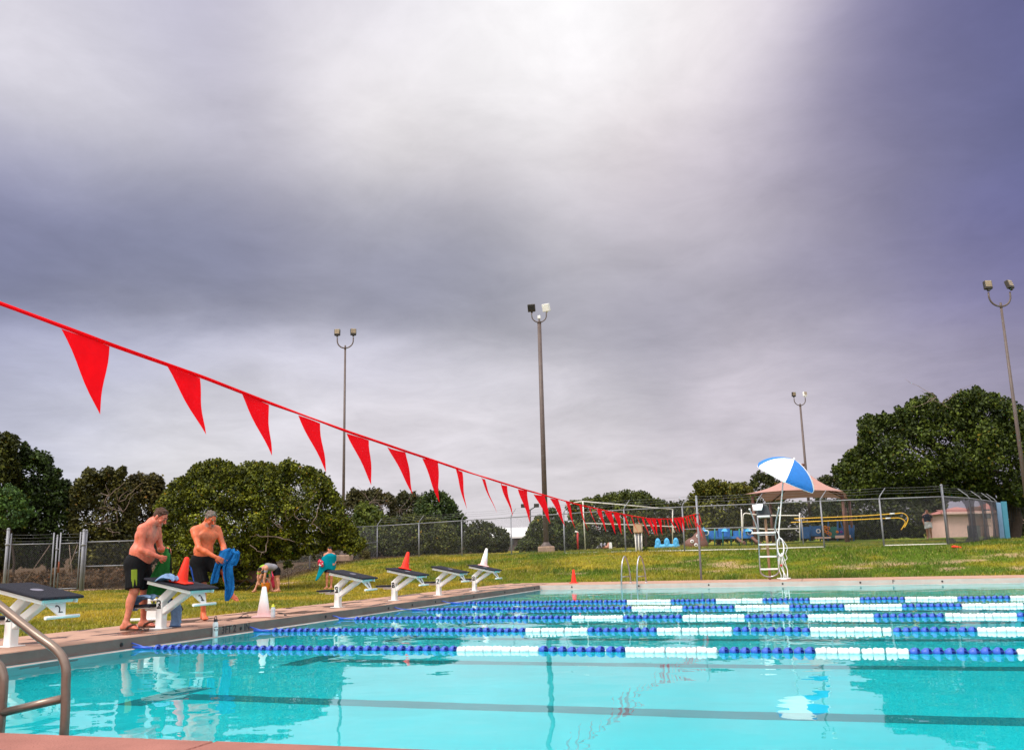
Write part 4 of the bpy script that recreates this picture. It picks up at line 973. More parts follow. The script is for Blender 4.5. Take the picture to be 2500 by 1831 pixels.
def figure(label, loc, rz, J, skin, s=1.0, h=.008, heavy=0.0, hair='hair_brown', stubble=None, short=None, tones=(), group=None, curl=(.9, .9), cat='person', detail=True):
    J = {k: np.array(v, float) for k, v in J.items()}
    t = thing('person', label, cat, loc, rz, group)
    P = np.array([J[k] for k in J if k not in ('bf', 'hf', 'hu', 'hdR', 'hdL', 'hnR', 'hnL', 'tdR', 'tdL')])
    lo, hi = P.min(0)-.26*s, P.max(0)+.26*s; lo[2] = max(lo[2], min(J['anR'][2], J['anL'][2])-.13*s)
    F = Field(lo, hi, h)
    bf = unit(J['bf']); up = unit(J['neck']-J['pel']); side = unit(np.cross(bf, up)); bf = np.cross(up, side); B = np.stack([side, bf, up])   # side = figure's right
    hipax = unit(J['hipR']-J['hipL']); pup = unit(J['waist']-J['pel']); pb = unit(np.cross(pup, hipax)); Bp = np.stack([hipax, pb, np.cross(hipax, pb)])
    hv = heavy
    F.ell(J['pel'], (.165*s+.02*hv, .118*s+.02*hv, .13*s), Bp)
    F.ell(J['waist'], (.150*s+.03*hv, .108*s+.035*hv, .15*s), B, .06)
    F.ell(J['waist']+bf*(.03+.045*hv)*s-up*.02, (.125*s+.02*hv, .085*s+.03*hv, .13*s), B, .05)
    F.ell(J['chest'], (.170*s+.015*hv, .115*s+.015*hv, .165*s), B, .06)
    up2 = J['chest']+up*.09*s
    F.cone(J['shR']*.72+up2*.28, J['shL']*.72+up2*.28, .068*s, .068*s, .06)
    for sd, q_ in ((1, 'R'), (-1, 'L')):
        sh, el, wr = J['sh'+q_], J['el'+q_], J['wr'+q_]
        F.ell(J['chest']+side*sd*.075*s+bf*.085*s+up*.03*s, (.085*s, .035*s, .06*s), B, .035)
        F.cone(J['neck']+up*.03*s, sh-side*sd*.03*s+up*.01, .05*s, .05*s, .05)
        F.cone(sh, sh*.7+el*.3, .060*s, .054*s, .04); F.cone(sh*.75+el*.25, el, .051*s, .041*s, .025)
        F.cone(el, el*.62+wr*.38, .041*s, .044*s, .02); F.cone(el*.62+wr*.38, wr, .044*s, .027*s, .02)
        hip, kn, an = J['hip'+q_], J['kn'+q_], J['an'+q_]
        F.cone(hip, hip*.5+kn*.5, .092*s+.012*hv, .080*s+.006*hv, .05); F.cone(hip*.5+kn*.5, kn, .078*s, .057*s, .03)
        sd_ = unit(an-kn); bk = unit(J['td'+q_]*1.0); bk = unit(bk-sd_*(bk @ sd_))
        F.ell(kn+bk*.012*s, (.05*s, .05*s, .06*s), np.eye(3), .03)
        F.cone(kn, an, .052*s, .036*s, .03); F.ell(kn*.68+an*.32-bk*.022*s, (.052*s, .050*s, .115*s), np.stack([np.cross(sd_, bk), bk, sd_]), .03)
        F.ell(an-bk*.004, (.038*s,)*3, np.eye(3), .02)
        td = unit(J['td'+q_]); fz_ = J.get('fn'+q_); sole = np.array([0, 0, -1.0]) if fz_ is None else unit(fz_); x = np.cross(td, sole)
        hl = an-td*.035*s+sole*.052*s; bl = an+td*.125*s+sole*.062*s
        F.cone(hl, hl+td*.03*s, .034*s, .034*s, .03); F.cone(an+td*.02*s+sole*.02*s, bl, .036*s, .026*s, .03); F.cone(hl, bl, .031*s, .026*s, .03)
        F.cone(bl+x*.025*s, bl-x*.025*s, .023*s, .022*s, .02)
        if detail:
            for k in range(5): o = (-.036, -.016, .002, .018, .032)[k]; F.cone(bl+x*o*s+sole*.004, bl+x*o*1.1*s+td*(.058, .06, .054, .046, .036)[k]*s+sole*.009*s, .0125*s, .0105*s, .006)
        else: F.cone(bl, bl+td*.05*s, .028*s, .022*s, .02)
    # neck and head
    hf = unit(J['hf']); hu = unit(J['hu']); hs = unit(np.cross(hf, hu)); hu = np.cross(hs, hf); HB = np.stack([hs, hf, hu]); hd = J['head']
    Hh = lambda a, b, c: hd+(hs*a+hf*b+hu*c)*s
    F.cone(J['neck']-up*.03*s, Hh(0, -.02, -.06), .064*s+.008*hv, .057*s+.006*hv, .04)
    F.ell(hd+hu*.022*s-hf*.012*s, (.076*s, .096*s, .094*s), HB, .03); F.ell(Hh(0, .018, -.05), (.060*s, .070*s, .070*s), HB, .03)
    F.ell(Hh(0, .066, -.098), (.026*s, .022*s, .018*s), HB, .02); F.cone(Hh(-.045, .0, -.072), Hh(.045, .0, -.072), .022*s, .022*s, .03)
    if detail:
        F.cone(Hh(-.034, .076, .022), Hh(.034, .076, .022), .012*s, .012*s, .015)
        for sd in (1, -1): F.ell(Hh(sd*.033, .092, .002), (.018*s, .012*s, .012*s), HB, .012, True); F.ell(Hh(sd*.034, .077, .001), (.012*s, .010*s, .010*s), HB, .004); F.ell(Hh(sd*.045, .062, -.032), (.022*s, .018*s, .02*s), HB, .015)
        F.cone(Hh(0, .088, .012), Hh(0, .114, -.034), .008*s, .0125*s, .01); F.cone(Hh(-.012, .100, -.038), Hh(.012, .100, -.038), .008*s, .008*s, .006)
        F.cone(Hh(-.02, .080, -.066), Hh(.02, .080, -.066), .0065*s, .0065*s, .006); F.cone(Hh(-.016, .080, -.077), Hh(.016, .080, -.077), .006*s, .006*s, .006)
    for sd in (1, -1): F.ell(Hh(sd*.078, -.012, -.012), (.010*s, .020*s, .032*s), HB, .006)
    for sd, q_ in ((1, 'R'), (-1, 'L')): hand(F, J['wr'+q_], J['hd'+q_], J['hn'+q_], s, curl[0 if sd > 0 else 1])
    V, Q = F.mesh(); me = mesh_np('body', V, Q, 'skin', True)
    reg = list(tones)
    reg += [(Hh(-.03, .07, -.035), Hh(.03, .07, -.035), .05*s, np.array(skin)*(.82, .55, .48), .55), (Hh(-.016, .086, -.071), Hh(.016, .086, -.071), .010*s, (.28, .07, .06), .8)]
    if stubble is not None: reg += [(Hh(-.05, .03, -.085), Hh(.05, .03, -.085), .036*s, stubble, .75), (Hh(0, .07, -.09), Hh(0, .08, -.055), .022*s, stubble, .6), (Hh(0, .078, -.066), Hh(0, .084, -.078), .008*s, (.30, .09, .08), .8)]
    tone_attr(me, V, skin, reg); body = link('body', me, t)
    # hair: a cap with uneven lower edge
    Fh = Field(hd-.16*s, hd+.17*s, h*.75)
    thick = .006*s
    ck = [(Hh(0, .068, .052), unit(hf*.75-hu*.66)), (Hh(0, .0, -.052), -hu*.8-hf*.0)]
    Fh.ell(hd+hu*.022*s-hf*.012*s, (.076*s+thick*.7, .096*s+thick, .094*s+thick*1.3), HB, 0, cut=[(Hh(0, .046, .052), unit(hf*.86-hu*.5)), (Hh(0, -.02, -.045), unit(-hu*.9+hf*.42))])
    for k in range(34):
        a = rnd.uniform(0, 6.28); el = rnd.uniform(.3, 1.3); q_ = np.array([math.cos(a)*math.cos(el)*.076, math.sin(a)*math.cos(el)*.096, math.sin(el)*.094])*s
        c = hd+hu*.022*s-hf*.012*s+hs*q_[0]+hf*q_[1]+hu*q_[2]
        if (c-Hh(0, .042, .05)) @ unit(hf*.86-hu*.5) < .0: Fh.ell(c+unit(c-hd)*.006*s, (.018*s, .018*s, .013*s), HB, .008)
    V, Q = Fh.mesh(); hr = link('hair', mesh_np('hair', V, Q, hair, True), t)
    if detail:
        for sd in (1, -1):
            MB().tube([Hh(sd*.018, .094, .027), Hh(sd*.034, .092, .033), Hh(sd*.050, .080, .028)], .0045*s, 6).build('eyebrow', hair, t)
            MB().tube([Hh(sd*.024, .0875, .0), Hh(sd*.034, .0885, .002), Hh(sd*.044, .084, .0)], .0035*s, 6).build('eye', 'eye_dark', t)
    if short:
        mat_, hem, flare, wl, stripes = short
        Fs = Field(lo, hi, h*1.0); wp = J['pel']+pup*wl*s
        Fs.ell(J['pel'], (.182*s+.025*hv, .134*s+.028*hv, .17*s), Bp, 0, cut=[(wp, pup)])
        Fs.ell(J['waist'], (.155*s+.034*hv, .113*s+.04*hv, .155*s), B, .0, cut=[(wp, pup)])
        legs = []
        for q_ in 'RL':
            hip, kn = J['hip'+q_], J['kn'+q_]; an = J['an'+q_]; d = unit(kn-hip); L = np.linalg.norm(kn-hip)
            e = hip+d*min(hem, 1.0)*L; r1 = (.098+flare)*s
            Fs.cone(hip, e+d*.05, .104*s+.016*hv, r1, .04, cut=[(e, d), (wp, pup)]); legs.append((hip, e, d, r1))
        for k in range(26):                                     # soft cloth ridges
            hip, e, d, r1 = legs[k % 2]; a = rnd.uniform(0, 6.28); x = unit(np.cross(d, (0.3, 1, .1))); y = np.cross(d, x); rad = x*math.cos(a)+y*math.sin(a)
            b0 = hip+(e-hip)*rnd.uniform(.25, .6)+rad*r1*.93; Fs.cone(b0, e-d*.01+rad*r1*.96, .006, .013*s, .016, cut=[(e, d)])
        V, Q = Fs.mesh(); sh_ = link('shorts', mesh_np('shorts', V, Q, mat_, True), t)
        for (q_, mats, axis, wd, z0, z1, c_) in stripes:
            hip, kn = J['hip'+q_], J['kn'+q_]; d = unit(kn-hip); L = np.linalg.norm(kn-hip); ax = unit(np.asarray(axis)-d*(np.asarray(axis) @ d)); tn = np.cross(d, ax)
            Ft = Field(np.minimum(hip, kn)-.2*s, np.maximum(hip, kn)+.2*s, h*.8); e = hip+d*hem*L
            Ft.cone(hip, e+d*.05, .104*s+.016*hv+.007, (.098+flare)*s+.007, .0, cut=[(hip+d*z0*L, -d), (hip+d*min(z1, hem-.01)*L, d), (hip+tn*(c_+wd/2), tn), (hip+tn*(c_-wd/2), -tn), (hip+ax*.03, -ax)])
            V, Q = Ft.mesh(); link('side_stripe', mesh_np('side_stripe', V, Q, mats, True), sh_)
    return t, J
def los(x, y): return math.atan2(y-CAM[1], x-CAM[0])-math.pi/2        # local +y runs away from the viewer
def anyf(d): return d

# man with sandals
l1 = (-.91, 10.71, 0.0)
J1 = dict(pel=(.0, .0, .90), waist=(.045, -.01, 1.06), chest=(.095, -.01, 1.28), neck=(.155, -.02, 1.455), head=(.272, -.065, 1.548), bf=(.88, -.47, -.05), hf=(.74, -.42, -.52), hu=(.50, -.20, .84),
          shR=(.035, -.20, 1.375), elR=(.045, -.26, 1.085), wrR=(.275, -.255, .985), shL=(.235, .15, 1.375), elL=(.30, .17, 1.10), wrL=(.355, -.04, 1.085),
          hdR=(.9, .10, -.32), hnR=(.1, .95, .1), hdL=(.75, -.45, -.20), hnL=(-.3, -.75, -.5),
          hipR=(-.035, -.085, .875), knR=(-.02, -.145, .53), anR=(-.105, -.17, .095), hipL=(.06, .085, .875), knL=(.115, .16, .54), anL=(.115, .30, .095), tdR=(.90, -.42, 0), tdL=(.86, -.50, 0))
sk1 = (.62, .150, .085)
J1 = {k: ((v[0]*.97, v[1], v[2]*.965) if k not in ('bf', 'hf', 'hu', 'hdR', 'hdL', 'hnR', 'hnL', 'tdR', 'tdL', 'anR', 'anL') else v) for k, v in J1.items()}
man1, J1 = figure('shirtless heavy brown-haired man in black and lime shorts, holding a green towel', l1, los(*l1[:2]), J1, sk1, 1.0, .008, 1.1, 'hair_brown', (.42, .16, .11),
    ('black_cloth', .93, .022, .10, [('R', 'lime_cloth', (-.3, -1, 0), .075, .22, .92, -.03)]),
    [((.04, -.26, 1.2), (.35, -.25, .95), .09, (.46, .10, .05), .8), ((.235, .17, 1.3), (.4, -.05, 1.07), .08, (.48, .105, .05), .8), ((.27, -.06, 1.5), (.27, -.06, 1.58), .13, (.46, .115, .065), .7), ((-.02, -.15, .5), (-.11, -.17, .05), .12, (.50, .16, .09), .8), ((.12, .16, .5), (.12, .3, .05), .12, (.48, .15, .09), .8),
     ((.21, -.12, 1.27), (.20, -.06, 1.36), .055, (.33, .16, .12), .6)], 'people by the pool', (1.5, 1.3))
for q_ in 'RL':
    an, td = J1['an'+q_], unit(J1['td'+q_]); s0 = an+td*.055; R3 = Matrix.Rotation(math.atan2(td[1], td[0]), 3, 'Z')
    pts = [(-.105, -.025), (-.118, .0), (-.105, .025), (-.02, .034), (.06, .046), (.115, .045), (.15, .025), (.155, .0), (.14, -.03), (.08, -.046), (-.02, -.036)]
    sd = MB().prism([R3 @ Vector((a*1.06, b*1.12, 0))+Vector((s0[0], s0[1], .010)) for a, b in pts], (0, 0, 1), .022).build('sandal', 'leather', man1)
    m = MB()
    for sgn in (-1, 1):
        m.tube([R3 @ Vector(q2)+Vector((s0[0], s0[1], 0)) for q2 in ((.085, .005, .066), (.05, sgn*.03, .072), (.0, sgn*.046, .05), (-.025, sgn*.05, .014))], [.009, .013, .014, .012], 8)
    m.build('strap', 'leather', sd)
# man drying with the blue towel
l2 = (-1.06, 12.50, 0.0)
J2 = dict(pel=(.0, .0, .915), waist=(.0, .0, 1.08), chest=(.03, -.02, 1.295), neck=(.045, -.03, 1.475), head=(.092, -.085, 1.580), bf=(.47, -.86, -.1), hf=(.50, -.74, -.46), hu=(.22, -.36, .90),
          shR=(-.145, -.09, 1.40), elR=(-.06, -.25, 1.115), wrR=(.185, -.33, .975), shL=(.20, .07, 1.41), elL=(.295, -.02, 1.155), wrL=(.325, -.22, 1.00),
          hdR=(.80, -.15, -.48), hnR=(.45, .75, -.2), hdL=(.35, -.5, -.75), hnL=(-.7, -.3, .2),
          hipR=(-.085, -.02, .885), knR=(-.03, -.09, .53), anR=(-.035, -.02, .095), hipL=(.085, .04, .885), knL=(.34, -.20, .74), anL=(.42, .02, .43), tdR=(.22, -.96, 0), tdL=(.62, -.55, -.35))
J2 = {k: ((v[0]-(.03 if k == 'knR' else .075), v[1], v[2]*.97) if k not in ('bf', 'hf', 'hu', 'hdR', 'hdL', 'hnR', 'hnL', 'tdR', 'tdL', 'anR') else v) for k, v in J2.items()}
man2, J2 = figure('shirtless grey-haired man standing on one leg, drying himself with a blue towel', l2, los(*l2[:2]), J2, (.60, .125, .042), 1.0, .008, .12, 'hair_grey', (.30, .21, .18),
    ('black_cloth', .88, .010, .13, [('R', 'royal_cloth', (-1, -.25, 0), .022, .0, .85, .015), ('R', 'royal_cloth', (-1, -.25, 0), .010, .1, .85, -.022)]),
    [((-.10, -.15, 1.3), (.2, -.33, .95), .09, (.47, .12, .05), .6), ((.26, 0, 1.3), (.33, -.2, 1.0), .08, (.47, .12, .05), .6), ((-.03, -.09, .5), (-.035, -.02, .3), .1, (.5, .17, .09), .7),
     ((-.045, -.135, 1.31), (-.045, -.13, 1.311), .012, (.25, .08, .06), .8), ((.14, -.055, 1.32), (.14, -.05, 1.321), .012, (.25, .08, .06), .8)], 'people by the pool', (.35, .7))

def person_frame(l): return Matrix.Translation(Vector(l)) @ Matrix.Rotation(los(l[0], l[1]), 4, 'Z')
o = cloth('green_towel', 'green_cloth', None, [((.375, -.10, 1.075), (.025, -.03, 0), (.0, -.6, 0), .012), ((.37, -.12, .985), (.045, -.05, .0), (0, -.7, 0), .02), ((.33, -.10, .84), (.09, -.05, .01), (0, -.8, 0), .024), ((.30, -.05, .70), (.12, -.05, 0), (0, -.8, 0), .026), ((.28, .0, .52), (.135, -.04, 0), (0, -.8, 0), .026), ((.26, .0, .43), (.13, -.04, .01), (0, -.8, 0), .026)], 4, .02, .014, 26, 1, ('dark green towel hanging from the hands of the sandalled man', 'towel'))
o.matrix_world = person_frame(l1)
MB().tube([(.395, -.16, 1.06), (.42, -.17, .93), (.435, -.17, .76), (.42, -.15, .60)], .012, 6).build('dark_hem', 'black_cloth', o, 'black folded edge')
t = thing('blue_towel', 'blue bath towel bunched in the hands of the grey-haired man', 'towel', (l2[0]-.07, l2[1]-.03, -.03), los(*l2[:2]))
cloth('towel_bundle', 'blue_cloth', t, [((.40, -.30, 1.095), (.06, -.02, .0), (0, -.6, .3), .016), ((.36, -.32, 1.05), (.11, -.02, -.02), (0, -.8, .2), .028), ((.37, -.33, .99), (.15, -.02, .02), (0, -.9, .1), .036), ((.37, -.32, .92), (.16, .0, .03), (0, -.9, 0), .036), ((.36, -.29, .84), (.14, .0, 0), (0, -.8, 0), .03)], 5, .02, .02, 30, 4)
cloth('towel_bundle', 'blue_cloth', t, [((.43, -.22, 1.06), (.09, .03, .0), (0, -.6, .3), .02), ((.46, -.25, 1.01), (.085, .03, .02), (0, -.8, .1), .03), ((.44, -.24, .93), (.09, .02, .0), (0, -.8, 0), .03), ((.41, -.22, .84), (.08, .0, 0), (0, -.8, 0), .03)], 4, .02, .02, 26, 9)
cloth('towel_tail', 'blue_cloth', t, [((.235, -.30, .93), (.035, 0, 0), (0, -.8, 0), .016), ((.215, -.29, .82), (.045, 0, 0), (0, -.9, 0), .022), ((.195, -.28, .70), (.055, 0, 0), (0, -.9, 0), .024), ((.175, -.27, .58), (.05, 0, .01), (0, -.9, 0), .022)], 3, .02, .018, 22, 6)
cloth('towel_tail', 'blue_cloth', t, [((.39, -.29, .93), (.08, 0, 0), (0, -.9, 0), .024), ((.365, -.30, .80), (.075, 0, 0), (0, -.9, 0), .028), ((.39, -.29, .66), (.075, 0, 0), (0, -.9, 0), .03), ((.41, -.28, .52), (.07, 0, 0), (0, -.9, 0), .028), ((.40, -.27, .40), (.06, 0, .01), (0, -.9, 0), .022), ((.375, -.26, .31), (.02, 0, .0), (0, -.9, 0), .012)], 4, .02, .018, 26, 7)

# children and the far walker
def stand(f, rz=0.0, sc=1.0):
    c, s_ = math.cos(rz), math.sin(rz); d = {}
    for k, v in f.items():
        x, y, z = v; n_ = sc if k not in ('bf', 'hf', 'hu', 'hdR', 'hdL', 'hnR', 'hnL', 'tdR', 'tdL') else 1.0
        d[k] = ((x*c-y*s_)*n_, (x*s_+y*c)*n_, z*n_)
    return d
UP = dict(pel=(0, 0, .92), waist=(0, 0, 1.08), chest=(0, 0, 1.28), neck=(0, .0, 1.46), head=(.01, -.02, 1.60), bf=(0, -1, 0), hf=(0, -1, -.1), hu=(0, 0, 1), shR=(-.18, 0, 1.39), elR=(-.24, .02, 1.11), wrR=(-.22, -.10, .90), shL=(.18, 0, 1.39), elL=(.24, .02, 1.11), wrL=(.20, -.15, .98), hdR=(0, -.3, -1), hnR=(1, 0, 0), hdL=(-.2, -.8, .1), hnL=(-1, 0, 0),
          hipR=(-.085, 0, .89), knR=(-.09, -.03, .5), anR=(-.09, .02, .09), hipL=(.085, 0, .89), knL=(.09, -.03, .5), anL=(.09, .02, .09), tdR=(-.1, -1, 0), tdL=(.1, -1, 0))
def ground_on(px, py, y0=20, y1=120):
    for y in np.linspace(y0, y1, 700):
        q2 = aty(px, py, y)
        if q2[2] <= float(tz(q2[0], q2[1]))+.005: return (q2[0], q2[1], float(tz(q2[0], q2[1])))
    return (q2[0], q2[1], float(tz(q2[0], q2[1])))
k1 = ground_on(803, 1437.5)
kid, Jk = figure('child wrapped in a teal towel on the lawn behind block 5', k1, los(*k1[:2]), stand(dict(UP, hf=(-.85, -.3, -.35), hu=(-.3, 0, .95), bf=(-.8, -.6, 0), wrR=(-.30, -.28, 1.02), elR=(-.26, -.06, 1.10), tdR=(-.6, -.8, 0), tdL=(-.6, -.8, 0)), 0, .77), (.55, .21, .13), .77, .011, 0, 'hair_black', None, ('navy_cloth', .55, .02, .1, []), (), 'people by the pool', (.8, .8), 'person', False)
vs = []; nu, nv = 26, 16                                       # the towel: open at the front left, long tail to the left
for j in range(nv):
    s = j/(nv-1)
    for i in range(nu):
        a = -2.0+4.3*i/(nu-1); rr = (.055+.135*min(1, s*6.5))*(1+.10*math.sin(a*5+s*2)*s); tail = math.exp(-((a-2.0)/.55)**2)
        zq = 1.135-s*(.53+.32*tail); out = rr+tail*s*.19
        vs.append((.015-math.sin(a-.75)*out*1.15+(-.03*s), -math.cos(a-.75)*out*.92+.01, zq-.02*math.cos(a*3)*s))
fs = [(j*nu+i, j*nu+i+1, (j+1)*nu+i+1, (j+1)*nu+i) for j in range(nv-1) for i in range(nu-1)]
tw = MB().add(vs, fs, True).build('teal_towel', 'teal_cloth', None); tw.modifiers.new('s', 'SOLIDIFY').thickness = .012; tag(tw, 'teal towel worn like a cape by the standing child', 'towel')
tw.matrix_world = person_frame(k1)
t = thing('swim_bag', 'small red and white bundle held in front of the teal-wrapped child', 'bag', k1, los(*k1[:2]))
Fq = Field((-.5, -.5, .6), (.2, .2, 1.1), .012)
for k in range(9): Fq.ell((-.26+rnd.uniform(-.06, .06), -.22+rnd.uniform(-.04, .04), .80+rnd.uniform(-.10, .10)), (.05, .045, .05), np.eye(3), .03)
V, Q = Fq.mesh(); link('bundle', mesh_np('bundle', V, Q, 'pink_cloth', True), t)
m = MB()
for k in range(6): m.box((-.26+rnd.uniform(-.06, .06), -.29, .80+rnd.uniform(-.08, .08)), (.04, .03, .025), Matrix.Rotation(rnd.uniform(0, 3), 3, 'Y'), .008)
m.build('white_patch', 'white_plastic', t)
# two bending children under the oak
BEND = dict(UP, pel=(0, 0, .80), waist=(-.12, -.03, .90), chest=(-.30, -.06, .93), neck=(-.46, -.08, .90), head=(-.57, -.10, .80), bf=(-.2, -.1, -.95), hf=(-.4, -.2, -.9), hu=(-.85, -.2, .4),
            shR=(-.38, -.22, .88), elR=(-.42, -.24, .62), wrR=(-.44, -.22, .40), shL=(-.38, .10, .90), elL=(-.44, .08, .62), wrL=(-.46, .0, .38), hdR=(0, 0, -1), hdL=(0, 0, -1), hnR=(.5, .8, 0), hnL=(.5, -.8, 0),
            hipR=(.02, -.08, .78), knR=(.05, -.09, .44), anR=(.09, -.09, .09), hipL=(.02, .08, .78), knL=(-.02, .10, .44), anL=(.0, .14, .09), tdR=(-.95, -.2, 0), tdL=(-.95, -.2, 0))
k2 = ground_on(645, 1444); k3 = ground_on(674, 1444)
def shirt(parent, J, s, mat, name='shirt', mat2=None):
    J = {k: np.array(v, float) for k, v in J.items()}; P = np.array([J[k] for k in ('pel', 'chest', 'neck', 'shR', 'shL', 'elR', 'elL')])
    F = Field(P.min(0)-.25*s, P.max(0)+.25*s, .011); up = unit(J['neck']-J['pel']); sd = unit(J['shR']-J['shL']); bf = np.cross(up, sd); B = np.stack([sd, bf, up])
    F.ell(J['chest'], (.19*s, .14*s, .19*s), B, .0); F.ell(J['waist'], (.175*s, .135*s, .17*s), B, .05)
    for q2 in 'RL': a, b = J['sh'+q2], J['el'+q2]; F.cone(a*.8+J['chest']*.2, a*.35+b*.65, .078*s, .072*s, .03, cut=[(a*.4+b*.6, unit(b-a))])
    F.clip(J['neck']+up*.0, up)
    V, Q = F.mesh(); return link(name, mesh_np(name, V, Q, mat, True), parent)
j2 = stand(dict(BEND, knR=(-.20, -.16, .44), anR=(-.34, -.20, .09), knL=(.16, .10, .44), anL=(.28, .12, .09), tdR=(-.5, -.8, 0), tdL=(.5, -.8, 0), pel=(.06, 0, .76), waist=(.0, -.16, .86), chest=(-.03, -.36, .88), neck=(-.04, -.52, .82), head=(-.05, -.60, .70), shR=(-.20, -.44, .82), shL=(.14, -.44, .84), elR=(-.24, -.46, .56), wrR=(-.2, -.44, .36), elL=(.2, -.46, .56), wrL=(.18, -.44, .36), bf=(0, -.2, -1), hf=(0, -.4, -.9), hu=(0, -.9, .3), hipR=(-.03, -.02, .75), hipL=(.14, .02, .75)), 0, .80)
kd2, _ = figure('bending child in a neon green shirt and teal shorts under the oak', k2, los(*k2[:2]), j2, (.50, .22, .13), .80, .011, 0, 'hair_black', None, ('teal_cloth', .6, .025, .1, []), (), 'people by the pool', (.8, .8), 'person', False)
shirt(kd2, j2, .80, 'neon_cloth')
j3 = stand(BEND, 0, .80)
kd3, _ = figure('bending child in a pale grey shirt and black shorts under the oak', k3, los(*k3[:2]), j3, (.50, .22, .13), .80, .011, 0, 'hair_black', None, ('black_cloth', .5, .035, .1, []), (), 'people by the pool', (.8, .8), 'person', False)
shirt(kd3, j3, .80, 'grey_cloth')
wk = ground_on(2270, 1318.5, 60, 110)
jw = stand(dict(UP, knL=(.10, -.16, .52), anL=(.11, .03, .12)), .0, 1.02)
wkr, _ = figure('far walker in a navy shirt and white shorts beyond the fence', wk, los(*wk[:2]), jw, (.52, .22, .14), 1.02, .02, .3, 'hair_black', None, ('white_plastic', .75, .03, .1, []), (), 'people by the pool', (.8, .8), 'person', False)
shirt(wkr, jw, 1.08, 'navy_cloth')
# things under the oak
def at_ground(px, py): return ground_on(px, py)
c0 = at_ground(600, 1441)
t = thing('camp_chair', 'low folding camp chair of dark brown cloth under the oak', 'chair', c0, -.3)
o_ = cloth('sling_seat', 'leather', t, [((0, .30, .62), (.30, 0, 0), (0, .5, 0), .01), ((0, .22, .40), (.29, 0, 0), (0, .5, .3), .014), ((0, .05, .25), (.28, 0, .0), (0, .2, .6), .016), ((0, -.25, .33), (.29, 0, .0), (0, 0, .8), .01)], 2, .02, .012, 16, 3)
for sx in (-1, 1):
    MB().tube([(sx*.3, -.26, .0), (sx*.3, .26, .42), (sx*.31, .30, .66)], .011, 6).build('leg', 'iron', t); MB().tube([(sx*.3, .26, .0), (sx*.3, -.26, .42)], .011, 6).build('leg', 'iron', t)
for sy in (-1, 1): MB().tube([(-.3, sy*.26, .0), (.3, sy*.26, .36)], .010, 6).build('cross_strut', 'iron', t)
c0 = at_ground(648, 1445)
t = thing('bucket', 'small orange red bucket on the grass between the bending children', 'bucket', c0, 0)
MB().lathe([(0, .01), (.10, .01), (.135, .27), (.14, .28), (.128, .27), (.095, .03)], (0, 0, 0), 'z', 16).build('shell', 'play_orange', t)
MB().tube([(-.13, 0, .27), (-.10, 0, .38), (0, 0, .42), (.1, 0, .38), (.13, 0, .27)], .007, 6).build('handle', 'white_plastic', t)
c0 = at_ground(664, 1443)
t = thing('backpack', 'crimson backpack hanging at the knees of the grey-shirted child', 'bag', (c0[0]-.05, c0[1]+.05, c0[2]), 0)
Fq = Field((-.3, -.25, 0), (.3, .25, .75), .014); Fq.ell((0, 0, .28), (.16, .10, .22), np.eye(3), 0); Fq.ell((0, -.07, .2), (.12, .07, .12), np.eye(3), .04); Fq.ell((0, 0, .42), (.12, .09, .12), np.eye(3), .06)
V, Q = Fq.mesh(); link('sack', mesh_np('sack', V, Q, 'pink_cloth', True), t)
MB().tube(sm_path([(-.06, .08, .5), (-.07, .13, .6), (0, .10, .68), (.06, .08, .5)]), .014, 6).build('strap', 'pink_cloth', t)

# ------------------------------------------------------------------ trees: trunk, limbs and a crown of leaf-sized faces spread through its volume
def in_poly(px, py, poly):
    x, y = px, py; ins = np.zeros(len(x), bool); n = len(poly)
    for i in range(n):
        x1, y1 = poly[i]; x2, y2 = poly[(i+1) % n]
        c = ((y1 > y) != (y2 > y)) & (x < (x2-x1)*(y-y1)/(y2-y1+1e-12)+x1); ins ^= c
    return ins
def edge_d(px, py, poly):
    d = np.full(len(px), 1e9)
    for i in range(len(poly)):
        a = np.array(poly[i], float); b = np.array(poly[(i+1) % len(poly)], float); ba = b-a
        t = np.clip(((px-a[0])*ba[0]+(py-a[1])*ba[1])/(ba @ ba+1e-9), 0, 1); d = np.minimum(d, np.hypot(px-a[0]-t*ba[0], py-a[1]-t*ba[1]))
    return d
def leaf_faces(cen, rad, per, size, light, dark, up_bias=.5, spike=0.0, aspect=.55, flat=.0):
    n = len(cen)*per; c = np.repeat(cen, per, 0); r = np.repeat(rad, per); dv = nr.normal(size=(n, 3)); dv /= np.linalg.norm(dv, axis=1)[:, None]
    rr = nr.random(n)**.45; p = c+dv*(r*rr)[:, None]*np.array([1, 1, .8])
    if spike: p[:, 2] += spike*r*nr.random(n)**2*(dv[:, 2] > .2)
    nrm = dv*.75+np.array([0, 0, up_bias])+nr.normal(size=(n, 3))*.42; nrm /= np.linalg.norm(nrm, axis=1)[:, None]
    a = np.cross(nrm, nr.normal(size=(n, 3))); a /= np.linalg.norm(a, axis=1)[:, None]; b = np.cross(nrm, a)
    L = size*(.6+.8*nr.random(n)); w = L*aspect*(.8+.4*nr.random(n))
    v = np.stack([p-a*L[:, None]*.5, p+b*w[:, None]*.5+nrm*L[:, None]*.08, p+a*L[:, None]*.5, p-b*w[:, None]*.5+nrm*L[:, None]*.08], 1)
    ct = np.repeat(nr.random(len(cen)), per); k = (np.clip(.5*ct+.65*nr.random(n), 0, 1)**2.1)[:, None]; light = np.array(light)*np.array([1.05, 1.0, .70]); dark = np.array(dark)*.8
    col = np.array(dark)*(1-k)+np.array(light)*k
    br = nr.random(n) < .02; col[br] = col[br]*np.array([1.8, 1.0, .5])
    return v.reshape(-1, 3), np.arange(n*4).reshape(-1, 4), np.repeat(col, 4, 0)
